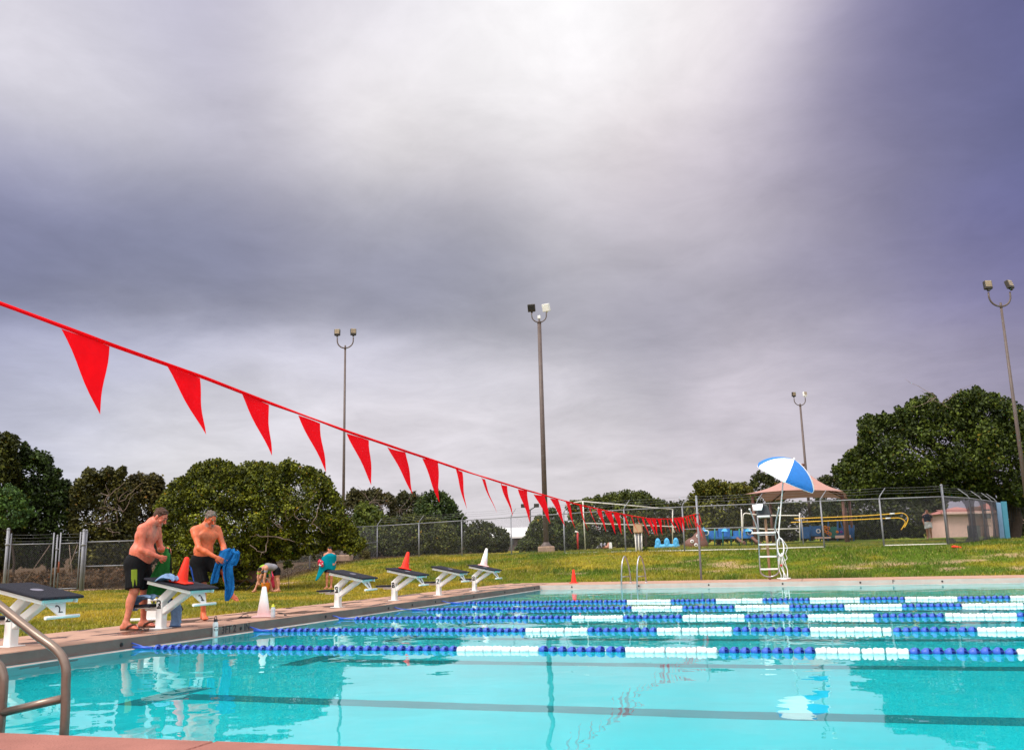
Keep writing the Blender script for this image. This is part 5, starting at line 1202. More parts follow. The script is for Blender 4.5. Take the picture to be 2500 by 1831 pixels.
def tree(name, label, poly, depth, thick, nclump, crad, per, size, light, dark, trunk=None, cat='tree', group='trees round the pool grounds', up_bias=.5, spike=0., aspect=.55, limbs=8, tr=.16, edge_boost=.35, hollow=0.0, twig=None, limb_mat='bark'):
    poly = [(float(a), float(b)) for a, b in poly]; ym_ = max(b for a, b in poly); xm_ = sum(a for a, b in poly)/len(poly); poly = [(xm_+(a-xm_)*.975, ym_-(ym_-b)*.957) for a, b in poly]; xs = [a for a, b in poly]; ys = [b for a, b in poly]
    px = nr.uniform(min(xs), max(xs), nclump*6); py = nr.uniform(min(ys), max(ys), nclump*6)
    nb = max(5, nclump//11); bi = nr.integers(0, nb*4, len(px)); bs = nr.normal(size=(len(px), 2))*crad*FOC/depth*.85; mixb = nr.random(len(px)) < .82
    bx = nr.uniform(min(xs), max(xs), nb*4); by = nr.uniform(min(ys), max(ys), nb*4); px = np.where(mixb, bx[bi]+bs[:, 0], px); py = np.where(mixb, by[bi]+bs[:, 1]*.75, py); bz = nr.uniform(-1, 1, nb*4)[bi]
    ok = in_poly(px, py, poly); px, py, mixb, bz = px[ok], py[ok], mixb[ok], bz[ok]; ed = edge_d(px, py, poly); m = max(ed.max(), 1)
    pr = edge_boost+(1-edge_boost)*(1-ed/m); kp = nr.random(len(px)) < pr; px, py, ed, mixb, bz = px[kp][:nclump], py[kp][:nclump], ed[kp][:nclump], mixb[kp][:nclump], bz[kp][:nclump]
    z = np.sqrt(np.clip(ed/m, 0, 1)); kq = ed > min(.10*m, crad*.20*FOC/depth)*nr.random(len(ed))*1.6; px, py, ed, z, mixb, bz = px[kq], py[kq], ed[kq], z[kq], mixb[kq], bz[kq]; off = np.where(mixb, np.clip(bz+.25*nr.normal(size=len(px)), -1, 1), nr.uniform(-1, 1, len(px))); off = np.sign(off)*np.abs(off)**.6*thick*(.25+.75*z)
    nsp = int(nclump*.22); ei = nr.integers(0, len(poly), nsp); et = nr.random(nsp); pa = np.array(poly); ep = pa[ei]*(1-et[:, None])+pa[(ei+1) % len(poly)]*et[:, None]
    out = ep-np.array([np.mean(xs), np.mean(ys)]); out /= np.linalg.norm(out, axis=1)[:, None]+1e-6; ep = ep+out*nr.uniform(-10, 2, nsp)[:, None]; up_ = ep[:, 1] < max(ys)-.25*(max(ys)-min(ys))
    ep = ep[up_]; nsp = len(ep); px = np.concatenate([px, ep[:, 0]]); py = np.concatenate([py, ep[:, 1]]); ed = np.concatenate([ed, np.full(nsp, 1.0)]); off = np.concatenate([off, nr.uniform(-.5, .5, nsp)*thick])
    cen = np.array([at(a, b, depth+o) for a, b, o in zip(px, py, off)])
    pxm = depth/FOC; rad = crad*(.55+.75*nr.random(len(px))); rad = np.minimum(rad, np.maximum(ed*pxm*1.25, crad*.40))
    mz = tz(cen[:, 0], cen[:, 1])+.12; cen[:, 2] = np.maximum(cen[:, 2], mz)
    if trunk is None: trunk = (sum(xs)/len(xs), max(ys))
    tb = at(trunk[0], trunk[1], depth); tb = np.array([tb[0], tb[1], float(tz(tb[0], tb[1]))])
    t = thing(name, label, cat, tb, 0, group)
    v, f, c = leaf_faces(cen-tb, rad, per, size, light, dark, up_bias, spike, aspect)
    nsh = max(4, int(nclump*(.30 if crad > .2 else .1))); ei = nr.integers(0, len(pa), nsh*2); et = nr.random(nsh*2); e0 = pa[ei]*(1-et[:, None])+pa[(ei+1) % len(pa)]*et[:, None]
    e0 = e0[e0[:, 1] < max(ys)-.30*(max(ys)-min(ys))]; mid = np.array([np.mean(xs), np.mean(ys)]); sc_, sr_ = [], []
    for e in e0:
        d2 = (e-mid)/(np.linalg.norm(e-mid)+1e-6)+np.array([nr.normal()*.5, -.35-.5*nr.random()*(1+spike)]); d2 /= np.linalg.norm(d2); Ls = crad*FOC/depth*nr.uniform(.5, 1.7); o_ = nr.uniform(-.7, .7)*thick
        for q in np.linspace(-.6, 1, 7): sc_.append(at(*(e-mid*0+d2*Ls*q*.55-d2*Ls*.25), depth+o_)); sr_.append(crad*(.24-.15*max(q, 0))*.75)
    if len(sc_): v2, f2, c2_ = leaf_faces(np.array(sc_)-tb, np.array(sr_), max(4, per//11), size*.9, light, dark, up_bias, 0, aspect); f = np.concatenate([f, f2+len(v)]); v = np.concatenate([v, v2]); c = np.concatenate([c, c2_])
    me = mesh_np('crown', v, f, 'leaf'); tint(me, c); link('crown', me, t)
    ctr = cen.mean(0)-tb; Ht = max(ctr[2], .6)
    mb = MB(); mb.tube(sm_path([(0, 0, -.2), (.06*Ht, 0, .3*Ht), (ctr[0]*.3, ctr[1]*.3, .65*Ht), (ctr[0]*.6, ctr[1]*.6, Ht)], 5), [tr*(1-.55*i/15) for i in range(16)], 9); mb.build('trunk', limb_mat, t)
    if limbs:
        mb = MB(); sel = nr.choice(len(cen), min(limbs, len(cen)), replace=False)
        for i in sel:
            e = cen[i]-tb; s0 = rnd.uniform(.35, .95); a = np.array([ctr[0]*.6*s0, ctr[1]*.6*s0, Ht*s0]); md = a*.5+e*.5+np.array([rnd.uniform(-.2, .2), rnd.uniform(-.2, .2), .10*Ht*rnd.random()])
            mb.tube(sm_path([a, md, e], 4), [tr*.42*(1-.85*k/8) for k in range(9)], 5)
        mb.build('limbs', limb_mat, t)
    if twig:
        mb = MB()
        for k in range(twig[0]):
            a0_ = at(*twig[1][k % len(twig[1])], depth-thick*.8)-tb; d = np.array([rnd.uniform(-1, 1), rnd.uniform(-.4, .2), rnd.uniform(-.3, 1)])*twig[2]
            p = [a0_]
            for q2 in range(5): p.append(p[-1]+d/5+np.array([rnd.uniform(-1, 1), rnd.uniform(-1, 1), rnd.uniform(-1, 1)])*twig[2]*.08)
            mb.tube(p, [.020*(1-.16*i) for i in range(6)], 4)
        mb.build('dead_twigs', 'dead_wood', t)
    return t
c6b = lambda L: [(x/2.507, 1030+y/2.507) for x, y in L]
cz2 = lambda L: [(600+x/3.525, 1200+y/3.525) for x, y in L]
cz6 = lambda L: [(1240+x/6.884, 1180+y/6.884) for x, y in L]
cz7 = lambda L: [(1560+x/6.884, 1180+y/6.884) for x, y in L]
cJ = lambda L: [(2000+x/3.842, 920+y/3.842) for x, y in L]
OAKL, OAKD = (.135, .165, .030), (.030, .048, .012)
CEDL, CEDD = (.085, .098, .014), (.008, .014, .004)
tree('cedar_tree', 'dark cedar at the left picture edge behind the gate', c6b([(-160, 60), (-60, 90), (20, 62), (60, 70), (100, 95), (85, 180), (110, 300), (150, 480), (150, 900), (-160, 900)]), 44, 2.2, 300, .62, 60, .17, CEDL, CEDD, (-10, 1410), spike=.6, limbs=10)
tree('elm_tree', 'ragged broad-leaved tree right of the dark cedar', c6b([(80, 260), (110, 190), (145, 112), (170, 150), (190, 195), (225, 160), (305, 200), (285, 265), (365, 285), (335, 350), (420, 352), (430, 470), (470, 620), (430, 880), (80, 900)]), 45, 2.0, 330, .55, 60, .17, (.075, .13, .03), CEDD, (110, 1412), spike=.3, limbs=14)
tree('leafy_shrub', 'bright fern-leaved shrub against the dark trees at far left', c6b([(-60, 420), (40, 380), (120, 420), (170, 500), (210, 560), (150, 640), (60, 660), (-60, 640)]), 41, .8, 80, .40, 50, .14, (.10, .19, .045), (.03, .07, .02), (20, 1440), 'shrub', limbs=4, tr=.07)
tree('cedar_tree', 'pointed olive cedar left of the two men, tangled with dead grey branches', c6b([(430, 430), (480, 360), (525, 300), (555, 280), (590, 320), (640, 290), (665, 275), (700, 300), (760, 272), (745, 330), (790, 400), (830, 520), (820, 880), (430, 900)]), 43, 2.0, 340, .52, 58, .16, (.115, .110, .020), (.012, .016, .005), (240, 1420), spike=.8, limbs=14, twig=(24, [(255, 1235), (275, 1245), (290, 1225), (262, 1270), (250, 1290), (300, 1250), (268, 1210), (245, 1275), (285, 1275)], 1.25))
tree('cedar_tree', 'reddish olive cedar crown showing above the heads of the two men', c6b([(770, 380), (800, 330), (850, 305), (880, 340), (905, 330), (935, 312), (985, 330), (1000, 400), (1060, 500), (1040, 880), (760, 900), (760, 500)]), 46, 1.8, 260, .52, 56, .16, (.125, .105, .022), (.014, .015, .005), (350, 1415), spike=.8, limbs=10)
tree('bushy_oak', 'wide bushy live oak hanging to the lawn behind the grey-haired man', [(392, 1400), (385, 1300), (378, 1232), (395, 1208), (418, 1168), (452, 1158), (476, 1128), (505, 1120), (527, 1114), (562, 1120), (575, 1138), (610, 1119), (648, 1124), (680, 1130), (705, 1114), (738, 1132), (778, 1140), (806, 1162), (815, 1190), (834, 1214), (842, 1254), (862, 1273), (878, 1310), (895, 1326), (878, 1338), (820, 1328), (775, 1340), (742, 1345), (715, 1362), (668, 1362), (655, 1380), (655, 1415), (640, 1400), (628, 1428), (600, 1432), (560, 1432), (520, 1440), (470, 1440), (420, 1432)],
     31.5, 2.4, 1450, .33, 66, .095, (.235, .265, .026), (.012, .022, .004), (662, 1432), aspect=.6, limbs=26, tr=.10, edge_boost=.55, twig=(14, [(690, 1290), (700, 1270), (720, 1260), (650, 1330), (640, 1310), (760, 1280), (610, 1330), (675, 1310)], .9))
tree('hanging_sprig', 'small leafy sprig drooping below the right edge of the bushy oak', [(692, 1372), (705, 1366), (714, 1378), (705, 1390), (693, 1386)], 30.0, .15, 14, .12, 50, .07, (.12, .14, .03), (.03, .04, .012), (702, 1420), 'sprig', limbs=2, tr=.012)
tree('cedar_tree', 'brown-tinged cedar right of the slim light pole beyond the fence', [(838, 1235), (852, 1205), (866, 1192), (880, 1202), (900, 1198), (918, 1190), (934, 1206), (955, 1202), (965, 1225), (962, 1350), (838, 1352)], 64, 2.2, 190, .60, 50, .20, (.11, .10, .035), (.028, .03, .012), (905, 1352), spike=.7, limbs=10, twig=(16, [(905, 1225), (920, 1240), (895, 1240), (935, 1250)], 1.6))
tree('ash_tree', 'yellow-green young tree behind the fence left of block 6', [(868, 1240), (885, 1225), (905, 1228), (925, 1245), (945, 1262), (942, 1345), (862, 1350)], 60, 1.4, 110, .55, 50, .18, (.19, .235, .045), (.05, .08, .02), (900, 1352), limbs=6)
tree('cedar_tree', 'dark-topped cedar row above the fence behind blocks 6 and 7', [(958, 1230), (972, 1208), (985, 1198), (1000, 1210), (1010, 1200), (1022, 1215), (1030, 1350), (955, 1350)], 68, 2.2, 150, .60, 50, .20, (.09, .095, .03), (.022, .028, .012), (992, 1350), spike=.7, limbs=8, twig=(14, [(975, 1245), (985, 1260), (962, 1250)], 1.6))
tree('elm_tree', 'rounded dark green tree overtopping the fence behind block 7', [(1018, 1232), (1032, 1208), (1048, 1200), (1066, 1196), (1085, 1202), (1102, 1222), (1112, 1240), (1130, 1260), (1135, 1290), (1120, 1350), (1015, 1350)], 62, 2.4, 260, .60, 52, .19, (.095, .145, .035), (.022, .04, .014), (1075, 1350), limbs=10)
tree('mesquite_shrub', 'feathery yellow-green shrub close behind the fence left of block 8', [(935, 1270), (965, 1262), (1000, 1258), (1035, 1262), (1075, 1268), (1110, 1290), (1120, 1350), (930, 1356)], 55, 1.2, 240, .48, 48, .15, (.15, .17, .045), (.035, .05, .016), (1020, 1355), 'shrub', limbs=10)
tree('round_shrub', 'grey-green rounded shrub against the sky behind block 8', [(1138, 1288), (1160, 1272), (1190, 1276), (1215, 1288), (1236, 1296), (1244, 1320), (1240, 1348), (1130, 1350)], 60, 1.4, 190, .46, 50, .15, (.105, .125, .042), (.028, .038, .016), (1185, 1350), 'shrub', limbs=8)
tree('round_shrub', 'leafy shrub before the pale-roofed building, left of the tall light pole', [(1262, 1330), (1275, 1318), (1292, 1300), (1296, 1284), (1310, 1258), (1325, 1262), (1328, 1345), (1255, 1346)], 56, 1.2, 120, .42, 48, .15, (.13, .16, .04), (.03, .045, .015), (1300, 1346), 'shrub', limbs=6)
tree('round_shrub', 'broad green shrub behind the tall light pole with a pale blossoming top', [(1330, 1290), (1336, 1246), (1350, 1240), (1362, 1262), (1385, 1278), (1400, 1290), (1428, 1300), (1440, 1342), (1330, 1345)], 58, 1.5, 200, .45, 50, .15, (.11, .15, .035), (.028, .042, .014), (1372, 1345), 'shrub', limbs=8)
tree('pecan_tree', 'broad domed tree behind the slack white rail of the goal frame', [(1385, 1240), (1395, 1222), (1420, 1222), (1442, 1216), (1470, 1212), (1492, 1206), (1512, 1205), (1530, 1197), (1548, 1203), (1570, 1200), (1585, 1212), (1600, 1218), (1618, 1222), (1625, 1240), (1640, 1330), (1380, 1340)], 64, 2.6, 420, .62, 50, .20, (.145, .175, .035), (.030, .045, .014), (1510, 1340), limbs=12)
tree('round_shrub', 'low olive trees filling the gap left of the yellow-green pecan', [(1610, 1240), (1622, 1228), (1645, 1226), (1662, 1224), (1680, 1230), (1692, 1325), (1605, 1328)], 70, 1.6, 120, .6, 46, .20, (.085, .095, .03), (.022, .03, .012), (1650, 1326), 'tree', limbs=5)
tree('pecan_tree', 'yellow-green pecan left of the shade canopy', [(1678, 1235), (1688, 1206), (1700, 1202), (1698, 1182), (1712, 1172), (1725, 1180), (1742, 1170), (1765, 1176), (1790, 1180), (1815, 1176), (1832, 1190), (1840, 1320), (1672, 1322)], 58, 2.4, 330, .52, 50, .19, (.215, .215, .035), (.045, .055, .014), (1752, 1322), limbs=12)
tree('elm_tree', 'dark tree top showing between the umbrella and the shade canopy', [(1828, 1200), (1838, 1165), (1855, 1150), (1872, 1158), (1895, 1168), (1915, 1185), (1925, 1320), (1828, 1320)], 74, 2.0, 150, .7, 50, .23, (.105, .12, .03), (.025, .034, .012), (1872, 1320), limbs=6)
tree('elm_tree', 'dark trees just showing past the right slope of the shade canopy', [(1990, 1180), (2006, 1164), (2030, 1162), (2050, 1168), (2075, 1190), (2080, 1315), (1985, 1318)], 76, 2.0, 130, .7, 48, .23, (.085, .10, .028), (.02, .028, .010), (2032, 1318), limbs=6)
tree('great_oak', 'great spreading oak filling the right side beyond the fence', cJ([(125, 860), (150, 830), (200, 850), (215, 765), (300, 680), (385, 650), (400, 560), (390, 480), (372, 405), (470, 342), (520, 375), (600, 330), (690, 370), (740, 275), (800, 300), (850, 215), (930, 190), (1050, 150), (1100, 210), (1110, 265), (1200, 225), (1280, 150), (1350, 125), (1390, 200), (1412, 105), (1480, 82), (1530, 130), (1600, 150), (1660, 145), (1750, 190), (1850, 240), (1921, 300), (2060, 380), (2160, 600), (2180, 950), (2100, 1180), (1921, 1230), (1780, 1200), (1640, 1190), (1500, 1120), (1300, 1170), (1180, 1110), (900, 1170), (620, 1150), (400, 1180), (250, 1120), (180, 1010)]),
     50, 4.2, 1150, .62, 66, .17, (.120, .165, .030), (.010, .020, .005), (2475, 1330), limbs=34, tr=.36, edge_boost=.45, aspect=.62, twig=(8, [(2300, 985), (2285, 970)], 1.5))
tree('understory', 'dark green understory below the great oak, right of the playground', cJ([(-40, 1200), (100, 1160), (300, 1130), (600, 1120), (900, 1120), (1180, 1130), (1200, 1350), (1190, 1525), (-60, 1530)]), 66, 1.6, 420, .72, 44, .22, (.075, .095, .022), (.014, .020, .008), (2150, 1318), 'thicket', limbs=14, tr=.12)
tree('understory', 'olive thicket behind the blue play structure', [(1655, 1240), (1720, 1250), (1840, 1240), (1900, 1225), (1990, 1230), (2010, 1318), (1660, 1330)], 68, 1.4, 330, .70, 44, .21, (.085, .095, .026), (.018, .024, .010), (1800, 1325), 'thicket', limbs=10, tr=.1)
tree('understory', 'dark hedge in the shade under the right end of the great oak', cJ([(1750, 1180), (1921, 1160), (2120, 1160), (2130, 1560), (1790, 1560), (1780, 1300)]), 58, .9, 150, .5, 44, .2, (.05, .06, .016), (.01, .014, .006), (2490, 1330), 'thicket', limbs=4, tr=.1)
tree('brush', 'low dark brush along the far side of the fence behind blocks 5 to 8', [(735, 1350), (800, 1335), (860, 1330), (940, 1318), (1040, 1322), (1140, 1318), (1240, 1325), (1242, 1352), (1000, 1360), (840, 1368), (735, 1384)], 66, .6, 200, .5, 44, .17, (.10, .115, .035), (.03, .035, .014), (960, 1358), 'brush', limbs=4, tr=.05)
tree('brush', 'brush at the foot of the trees behind the control box', [(1385, 1315), (1480, 1308), (1600, 1305), (1690, 1308), (1690, 1332), (1385, 1344)], 60, .5, 150, .45, 42, .16, (.09, .105, .03), (.025, .03, .012), (1540, 1336), 'brush', limbs=3, tr=.05)
tree('brush', 'dry brown brush inside the wire fence behind the left gate', [(-30, 1400), (60, 1402), (150, 1396), (250, 1385), (330, 1390), (400, 1392), (430, 1420), (300, 1436), (-30, 1446)], 39.5, .7, 180, .42, 46, .13, (.20, .11, .06), (.05, .03, .018), (200, 1438), 'brush', limbs=8, tr=.04, aspect=.25, spike=.8)
tree('brush', 'tan and green scrub behind the teal-wrapped child', [(660, 1352), (700, 1330), (745, 1318), (800, 1325), (850, 1335), (900, 1345), (905, 1365), (820, 1372), (730, 1388), (665, 1392)], 50, .7, 200, .40, 46, .12, (.19, .17, .06), (.06, .05, .024), (770, 1380), 'brush', limbs=8, tr=.04, aspect=.3, spike=.5)
tree('weed_bush', 'small green weed bush at the foot of the electrical box', [(1568, 1352), (1572, 1335), (1580, 1335), (1586, 1352)], 38.2, .12, 26, .10, 40, .06, (.10, .16, .03), (.03, .05, .014), (1576, 1356), 'shrub', limbs=3, tr=.015)

# a far wooded ridge so the land does not end in a line
v_, f_, c_ = [], [], []
ang = np.linspace(-2.0, 1.4, 520); cen = []
for a in ang:
    for k in range(2):
        d = 240+nr.uniform(-14, 30); x, y = CAM[0]+d*math.sin(a), d*math.cos(a); cen.append((x, y, float(tz(x, y))+nr.uniform(.3, 3.2)))
v, f, c = leaf_faces(np.array(cen), np.full(len(cen), 2.6), 26, 1.1, (.10, .11, .05), (.035, .042, .02))
me = mesh_np('far_wood', v, f, 'leaf'); tint(me, c); o = link('far_wood', me); kind(o, 'stuff'); tag(o, 'far low wood along the skyline', 'wood')

# ------------------------------------------------------------------ shade canopy
def cnr(px, py, d): return np.array(at(px, py, d))
A0, A1 = cnr(1819, 1215, 54), cnr(2068, 1191, 54); dirx = unit(A1-A0); A0[2] = A1[2] = (A0[2]+A1[2])/2
ap = np.array(at(1956, 1143, 58.5)); A2, A3 = 2*ap-A0, 2*ap-A1; A2[2] = A3[2] = A0[2]
cb_ = (A0+A2)/2; cb_[2] = float(tz(cb_[0], cb_[1]))
t = thing('shade_canopy', 'dusty pink four-sided shade canopy over the playground', 'shade canopy', cb_, 0)
for k, (p, q2) in enumerate(((A0, A1), (A1, A2), (A2, A3), (A3, A0))):
    vs = []; N = 9
    for i in range(N):
        for j in range(N):
            s = i/(N-1); e = p*(1-j/(N-1))+q2*(j/(N-1)); e = e+(ap-e)*0; sag = math.sin(math.pi*j/(N-1))
            q_ = ap*(1-s)+e*s; q_ = q_+np.array([0, 0, -.30*math.sin(math.pi*s)+.18*sag*s]); q_[:2] += (ap[:2]-q_[:2])*.05*sag*s; vs.append(q_-cb_)
    MB().add(vs, [(i*N+j, i*N+j+1, (i+1)*N+j+1, (i+1)*N+j) for i in range(N-1) for j in range(N-1)], True).build('canopy_panel', 'canopy_cloth', t)
for p in (A0, A1, A2, A3):
    pi = p*.88+ap*.12; MB().tube([(pi[0]-cb_[0], pi[1]-cb_[1], -.3), (pi[0]-cb_[0], pi[1]-cb_[1], p[2]-cb_[2]-.1)], .09, 8).build('post', 'play_brown', t)
    MB().tube([np.array([pi[0], pi[1], p[2]-.15])-cb_, (p*.5+ap*.5)-cb_+np.array([0, 0, -.45]), ap-cb_+np.array([0, 0, -.12])], .05, 6).build('rafter', 'play_brown', t)
MB().tube([ap-cb_, ap-cb_+np.array([-.35, 0, .12])], .05, 6).lathe([(0, -.12), (.12, -.05), (.13, .05), (0, .12)], tuple(ap-cb_+np.array([.12, 0, .2])), 'z', 10).build('finial', 'play_brown', t)

# ------------------------------------------------------------------ playground
def unit_box(m, px0, py0, px1, py1, d, th=.08):
    a, b = at(px0, py0, d), at(px1, py1, d); c = (a+b)/2; w = np.linalg.norm((b-a)[:2]); h = abs(a[2]-b[2]); ang_ = YAW
    return m.box(c, (w, th, h), Matrix.Rotation(-YAW if False else YAW*-1*0-YAW*0, 3, 'Z'), .01)
def pbase(px, d): q2 = at(px, 1340, d); return np.array([q2[0], q2[1], float(tz(q2[0], q2[1]))])
def loc_part(t, b, name, mat, fn):
    m = MB(); fn(m); m.v = [(v[0]-b[0], v[1]-b[1], v[2]-b[2]) for v in m.v]; return m.build(name, mat, t)
D1 = 53; b1 = pbase(1775, D1)
t = thing('play_structure', 'blue play structure with roofed panels and brown slides left of the lifeguard chair', 'play structure', b1, 0)
for px in (1712, 1728, 1745, 1765, 1785, 1805, 1822, 1836): loc_part(t, b1, 'post', 'play_green', lambda m: m.tube([at(px, 1332, D1), at(px, 1290+rnd.uniform(0, 6), D1)], .04, 6))
for (x0, y0, x1, y1, dd) in ((1711, 1296, 1726, 1312, 0), (1728, 1296, 1752, 1311, .5), (1754, 1290, 1782, 1311, .9), (1790, 1296, 1812, 1311, .3), (1814, 1291, 1838, 1312, 0)):
    loc_part(t, b1, 'panel', 'play_blue', lambda m: unit_box(m, x0, y0, x1, y1, D1+dd))
for px in (1716, 1768, 1826):
    def roof(m):
        a = at(px-8, 1297, D1-.5); c = at(px+8, 1297, D1-.5); e = at(px, 1286, D1); w2 = (c-a)*.5; bk = np.array([0, .9, 0]); q2 = (a+c)/2
        m.add([a, c, c+bk, a+bk, e+bk*.5], [(0, 1, 4), (1, 2, 4), (2, 3, 4), (3, 0, 4), (3, 2, 1, 0)])
    loc_part(t, b1, 'roof', 'sky_blue', roof)
loc_part(t, b1, 'deck', 'play_blue', lambda m: unit_box(m, 1712, 1311, 1838, 1314, D1+.4, .9))
for (xa, ya, xb, yb) in ((1800, 1314, 1818, 1325), (1836, 1312, 1856, 1326), (1706, 1312, 1690, 1330)):
    loc_part(t, b1, 'slide', 'play_brown', lambda m: [m.tube(sm_path([at(xa, ya, D1-.4+o), at((xa+xb)/2, (ya+yb)/2+2, D1-.9+o), at(xb, yb, D1-1.6+o)], 4), .09, 6) for o in (-.25, 0, .25)])
for px, py in ((1724, 1300), (1831, 1299)): loc_part(t, b1, 'porthole', 'white_plastic', lambda m: m.lathe([(.12, -.02), (.17, -.02), (.17, .02), (.12, .02), (.12, -.02)], tuple(at(px, py, D1-.2)), 'y', 14))
# climbing boulder with pale rings
b3 = pbase(1700, 50); t = thing('climbing_boulder', 'brown climbing boulder with pale ring holds by the play structure', 'climber', b3, 0)
Fq = Field((-.9, -.6, -.2), (.9, .6, 1.2), .035); Fq.ell((0, 0, .15), (.65, .45, .4), np.eye(3), 0); Fq.ell((.2, 0, .45), (.35, .35, .38), np.eye(3), .15); Fq.ell((.32, .0, .75), (.18, .25, .22), np.eye(3), .12)
V, Q = Fq.mesh(); link('rock', mesh_np('rock', V, Q, 'play_brown', True), t)
for (x, z) in ((-.15, .32), (.18, .6), (.05, .12)): MB().lathe([(.05, -.02), (.10, -.02), (.10, .02), (.05, .02), (.05, -.02)], (x, -.45, z), 'y', 12).build('ring_hold', 'white_plastic', t)
# blue plastic rocker
b4 = pbase(1629, 49); b4[2] = at(1629, 1333, 49)[2]; b4[2] = float(tz(b4[0], b4[1]))
t = thing('plastic_seesaw', 'sky blue moulded plastic rocker with three humps beyond the fence', 'rocker', b4, -YAW*0)
Fq = Field((-.8, -.4, -.1), (.8, .4, .7), .02); Fq.cone((-.55, 0, .1), (.55, 0, .1), .13, .13, 0)
for x in (-.48, 0, .48): Fq.ell((x, 0, .30), (.15, .15, .26), np.eye(3), .05); Fq.ell((x, -.16, .34), (.08, .05, .12), np.eye(3), .02, True)
V, Q = Fq.mesh(); link('shell', mesh_np('shell', V, Q, 'sky_blue', True), t)
# activity panels right of the chair
D2 = 56; b5 = pbase(2010, D2); t = thing('play_structure', 'dark blue activity-panel wall with orange rings under the shade canopy', 'play structure', b5, 0)
for px in (1954, 1978, 2003, 2022, 2045, 2074, 2084): loc_part(t, b5, 'post', 'play_blue', lambda m: m.tube([at(px, 1320, D2), at(px, 1272 if px in (2045, 2022) else 1282, D2)], .05, 6))
for (x0, y0, x1, y1, mt) in ((1956, 1286, 1976, 1314, 'play_blue'), (1980, 1284, 2001, 1308, 'play_blue'), (2024, 1286, 2043, 1312, 'play_green'), (2047, 1288, 2072, 1308, 'play_blue'), (2074, 1288, 2084, 1312, 'play_blue')): loc_part(t, b5, 'panel', mt, lambda m: unit_box(m, x0, y0, x1, y1, D2+.2))
loc_part(t, b5, 'bench_board', 'stucco', lambda m: unit_box(m, 1990, 1311, 2028, 1314, D2-.4, .3)); loc_part(t, b5, 'bench_board', 'stucco', lambda m: unit_box(m, 2040, 1307, 2076, 1313, D2-.4, .3))
for px, py in ((2014, 1287), (2022, 1289), (2012, 1296), (2020, 1299), (2026, 1303)): loc_part(t, b5, 'ring', 'play_orange', lambda m: m.lathe([(.05, -.04), (.11, -.04), (.11, .04), (.05, .04), (.05, -.04)], tuple(at(px, py, D2-.1)), 'y', 12))
for px, py, mt in ((2044, 1298, 'play_orange'), (2054, 1298, 'play_purple'), (2066, 1297, 'sky_blue')): loc_part(t, b5, 'ball', mt, lambda m: m.lathe([(0, -.09), (.065, -.065), (.09, 0), (.065, .065), (0, .09)], tuple(at(px, py, D2-.1)), 'z', 10))
loc_part(t, b5, 'porthole', 'white_plastic', lambda m: m.lathe([(.08, -.02), (.14, -.02), (.14, .02), (.08, .02), (.08, -.02)], tuple(at(1998, 1296, D2-.1)), 'y', 14))
loc_part(t, b5, 'slanted_pole', 'play_blue', lambda m: m.tube([at(2052, 1272, D2-.3), at(2066, 1316, D2-.3)], .035, 6))
bb = pbase(2071, 54); t = thing('timber_post', 'thick red-brown timber post right of the activity panels', 'post', bb, 0); MB().tube([(0, 0, -.2), (0, 0, 2.0)], [.14, .13], 10).build('timber', 'play_brown', t)
# white goal frames
def goal(label, pts_list, b, extra=None):
    t = thing('goal_frame', label, 'goal frame', b, 0, 'white pipe goal frames beyond the fence')
    for nm, pts in pts_list: loc_part(t, b, nm, 'pipe_white', lambda m: m.tube(pts, .03, 8))
    return t
gb = pbase(1429, 46)
L_, Rr = at(1423, 1224, 46), at(1642, 1243, 52); Lm, Rm = at(1428, 1277, 46), at(1635, 1285, 52)
goal('white pipe goal frame with a sloping crossbar behind the control box', [('post', [at(1429, 1342, 46), L_]), ('crossbar', [L_, Rr]), ('lower_rail', sm_path([Lm, Rm, at(1642, 1288, 52), at(1646, 1300, 52)])), ('post', [at(1642, 1332, 52), Rr]), ('back_stay', [L_, at(1405, 1226, 49), at(1380, 1236, 54)])], gb)
gb = pbase(1880, 48)
goal('white pipe goal frame behind the lifeguard chair', [('post', [at(1812, 1325, 48), at(1810, 1243, 48)]), ('crossbar', sm_path([at(1813, 1300, 48), at(1814, 1262, 48), at(1819, 1253, 48), at(1830, 1254, 48), at(1870, 1258, 48), at(1950, 1258, 48)])), ('lower_rail', [at(1816, 1288, 48), at(1880, 1292, 48), at(1950, 1290, 48)]), ('post', [at(1953, 1322, 48), at(1952, 1252, 48)])], gb)
# yellow bars
yb = pbase(2070, 43); t = thing('yellow_bars', 'pair of long yellow pipe rails with hooked right ends beyond the fence', 'bars', yb, 0)
for k, (p0, p1, p2, p3, p4, p5) in enumerate((((1939, 1266), (2090, 1260), (2180, 1254), (2205, 1253), (2217, 1266), (2208, 1288)), ((1931, 1275), (2080, 1269), (2170, 1265), (2198, 1265), (2210, 1275), (2200, 1293)))):
    dd = 43+.5*k; loc_part(t, yb, 'rail', 'yellow_paint', lambda m: m.tube(sm_path([at(*p0, dd), at(*p1, dd), at(*p2, dd), at(*p3, dd), at(*p4, dd), at(*p5, dd)], 6), .022, 8))
    loc_part(t, yb, 'sleeve', 'white_plastic', lambda m: m.tube([at(p2[0]-8, p2[1]+.3, dd), at(p2[0]+4, p2[1]-.2, dd)], .036, 8))
for px in (1956, 2152):
    q2 = at(px, 1262, 43.3); g_ = float(tz(q2[0], q2[1])); loc_part(t, yb, 'upright', 'galvanised', lambda m: m.tube([(q2[0], q2[1], g_-.2), (q2[0], q2[1], q2[2])], .028, 8))
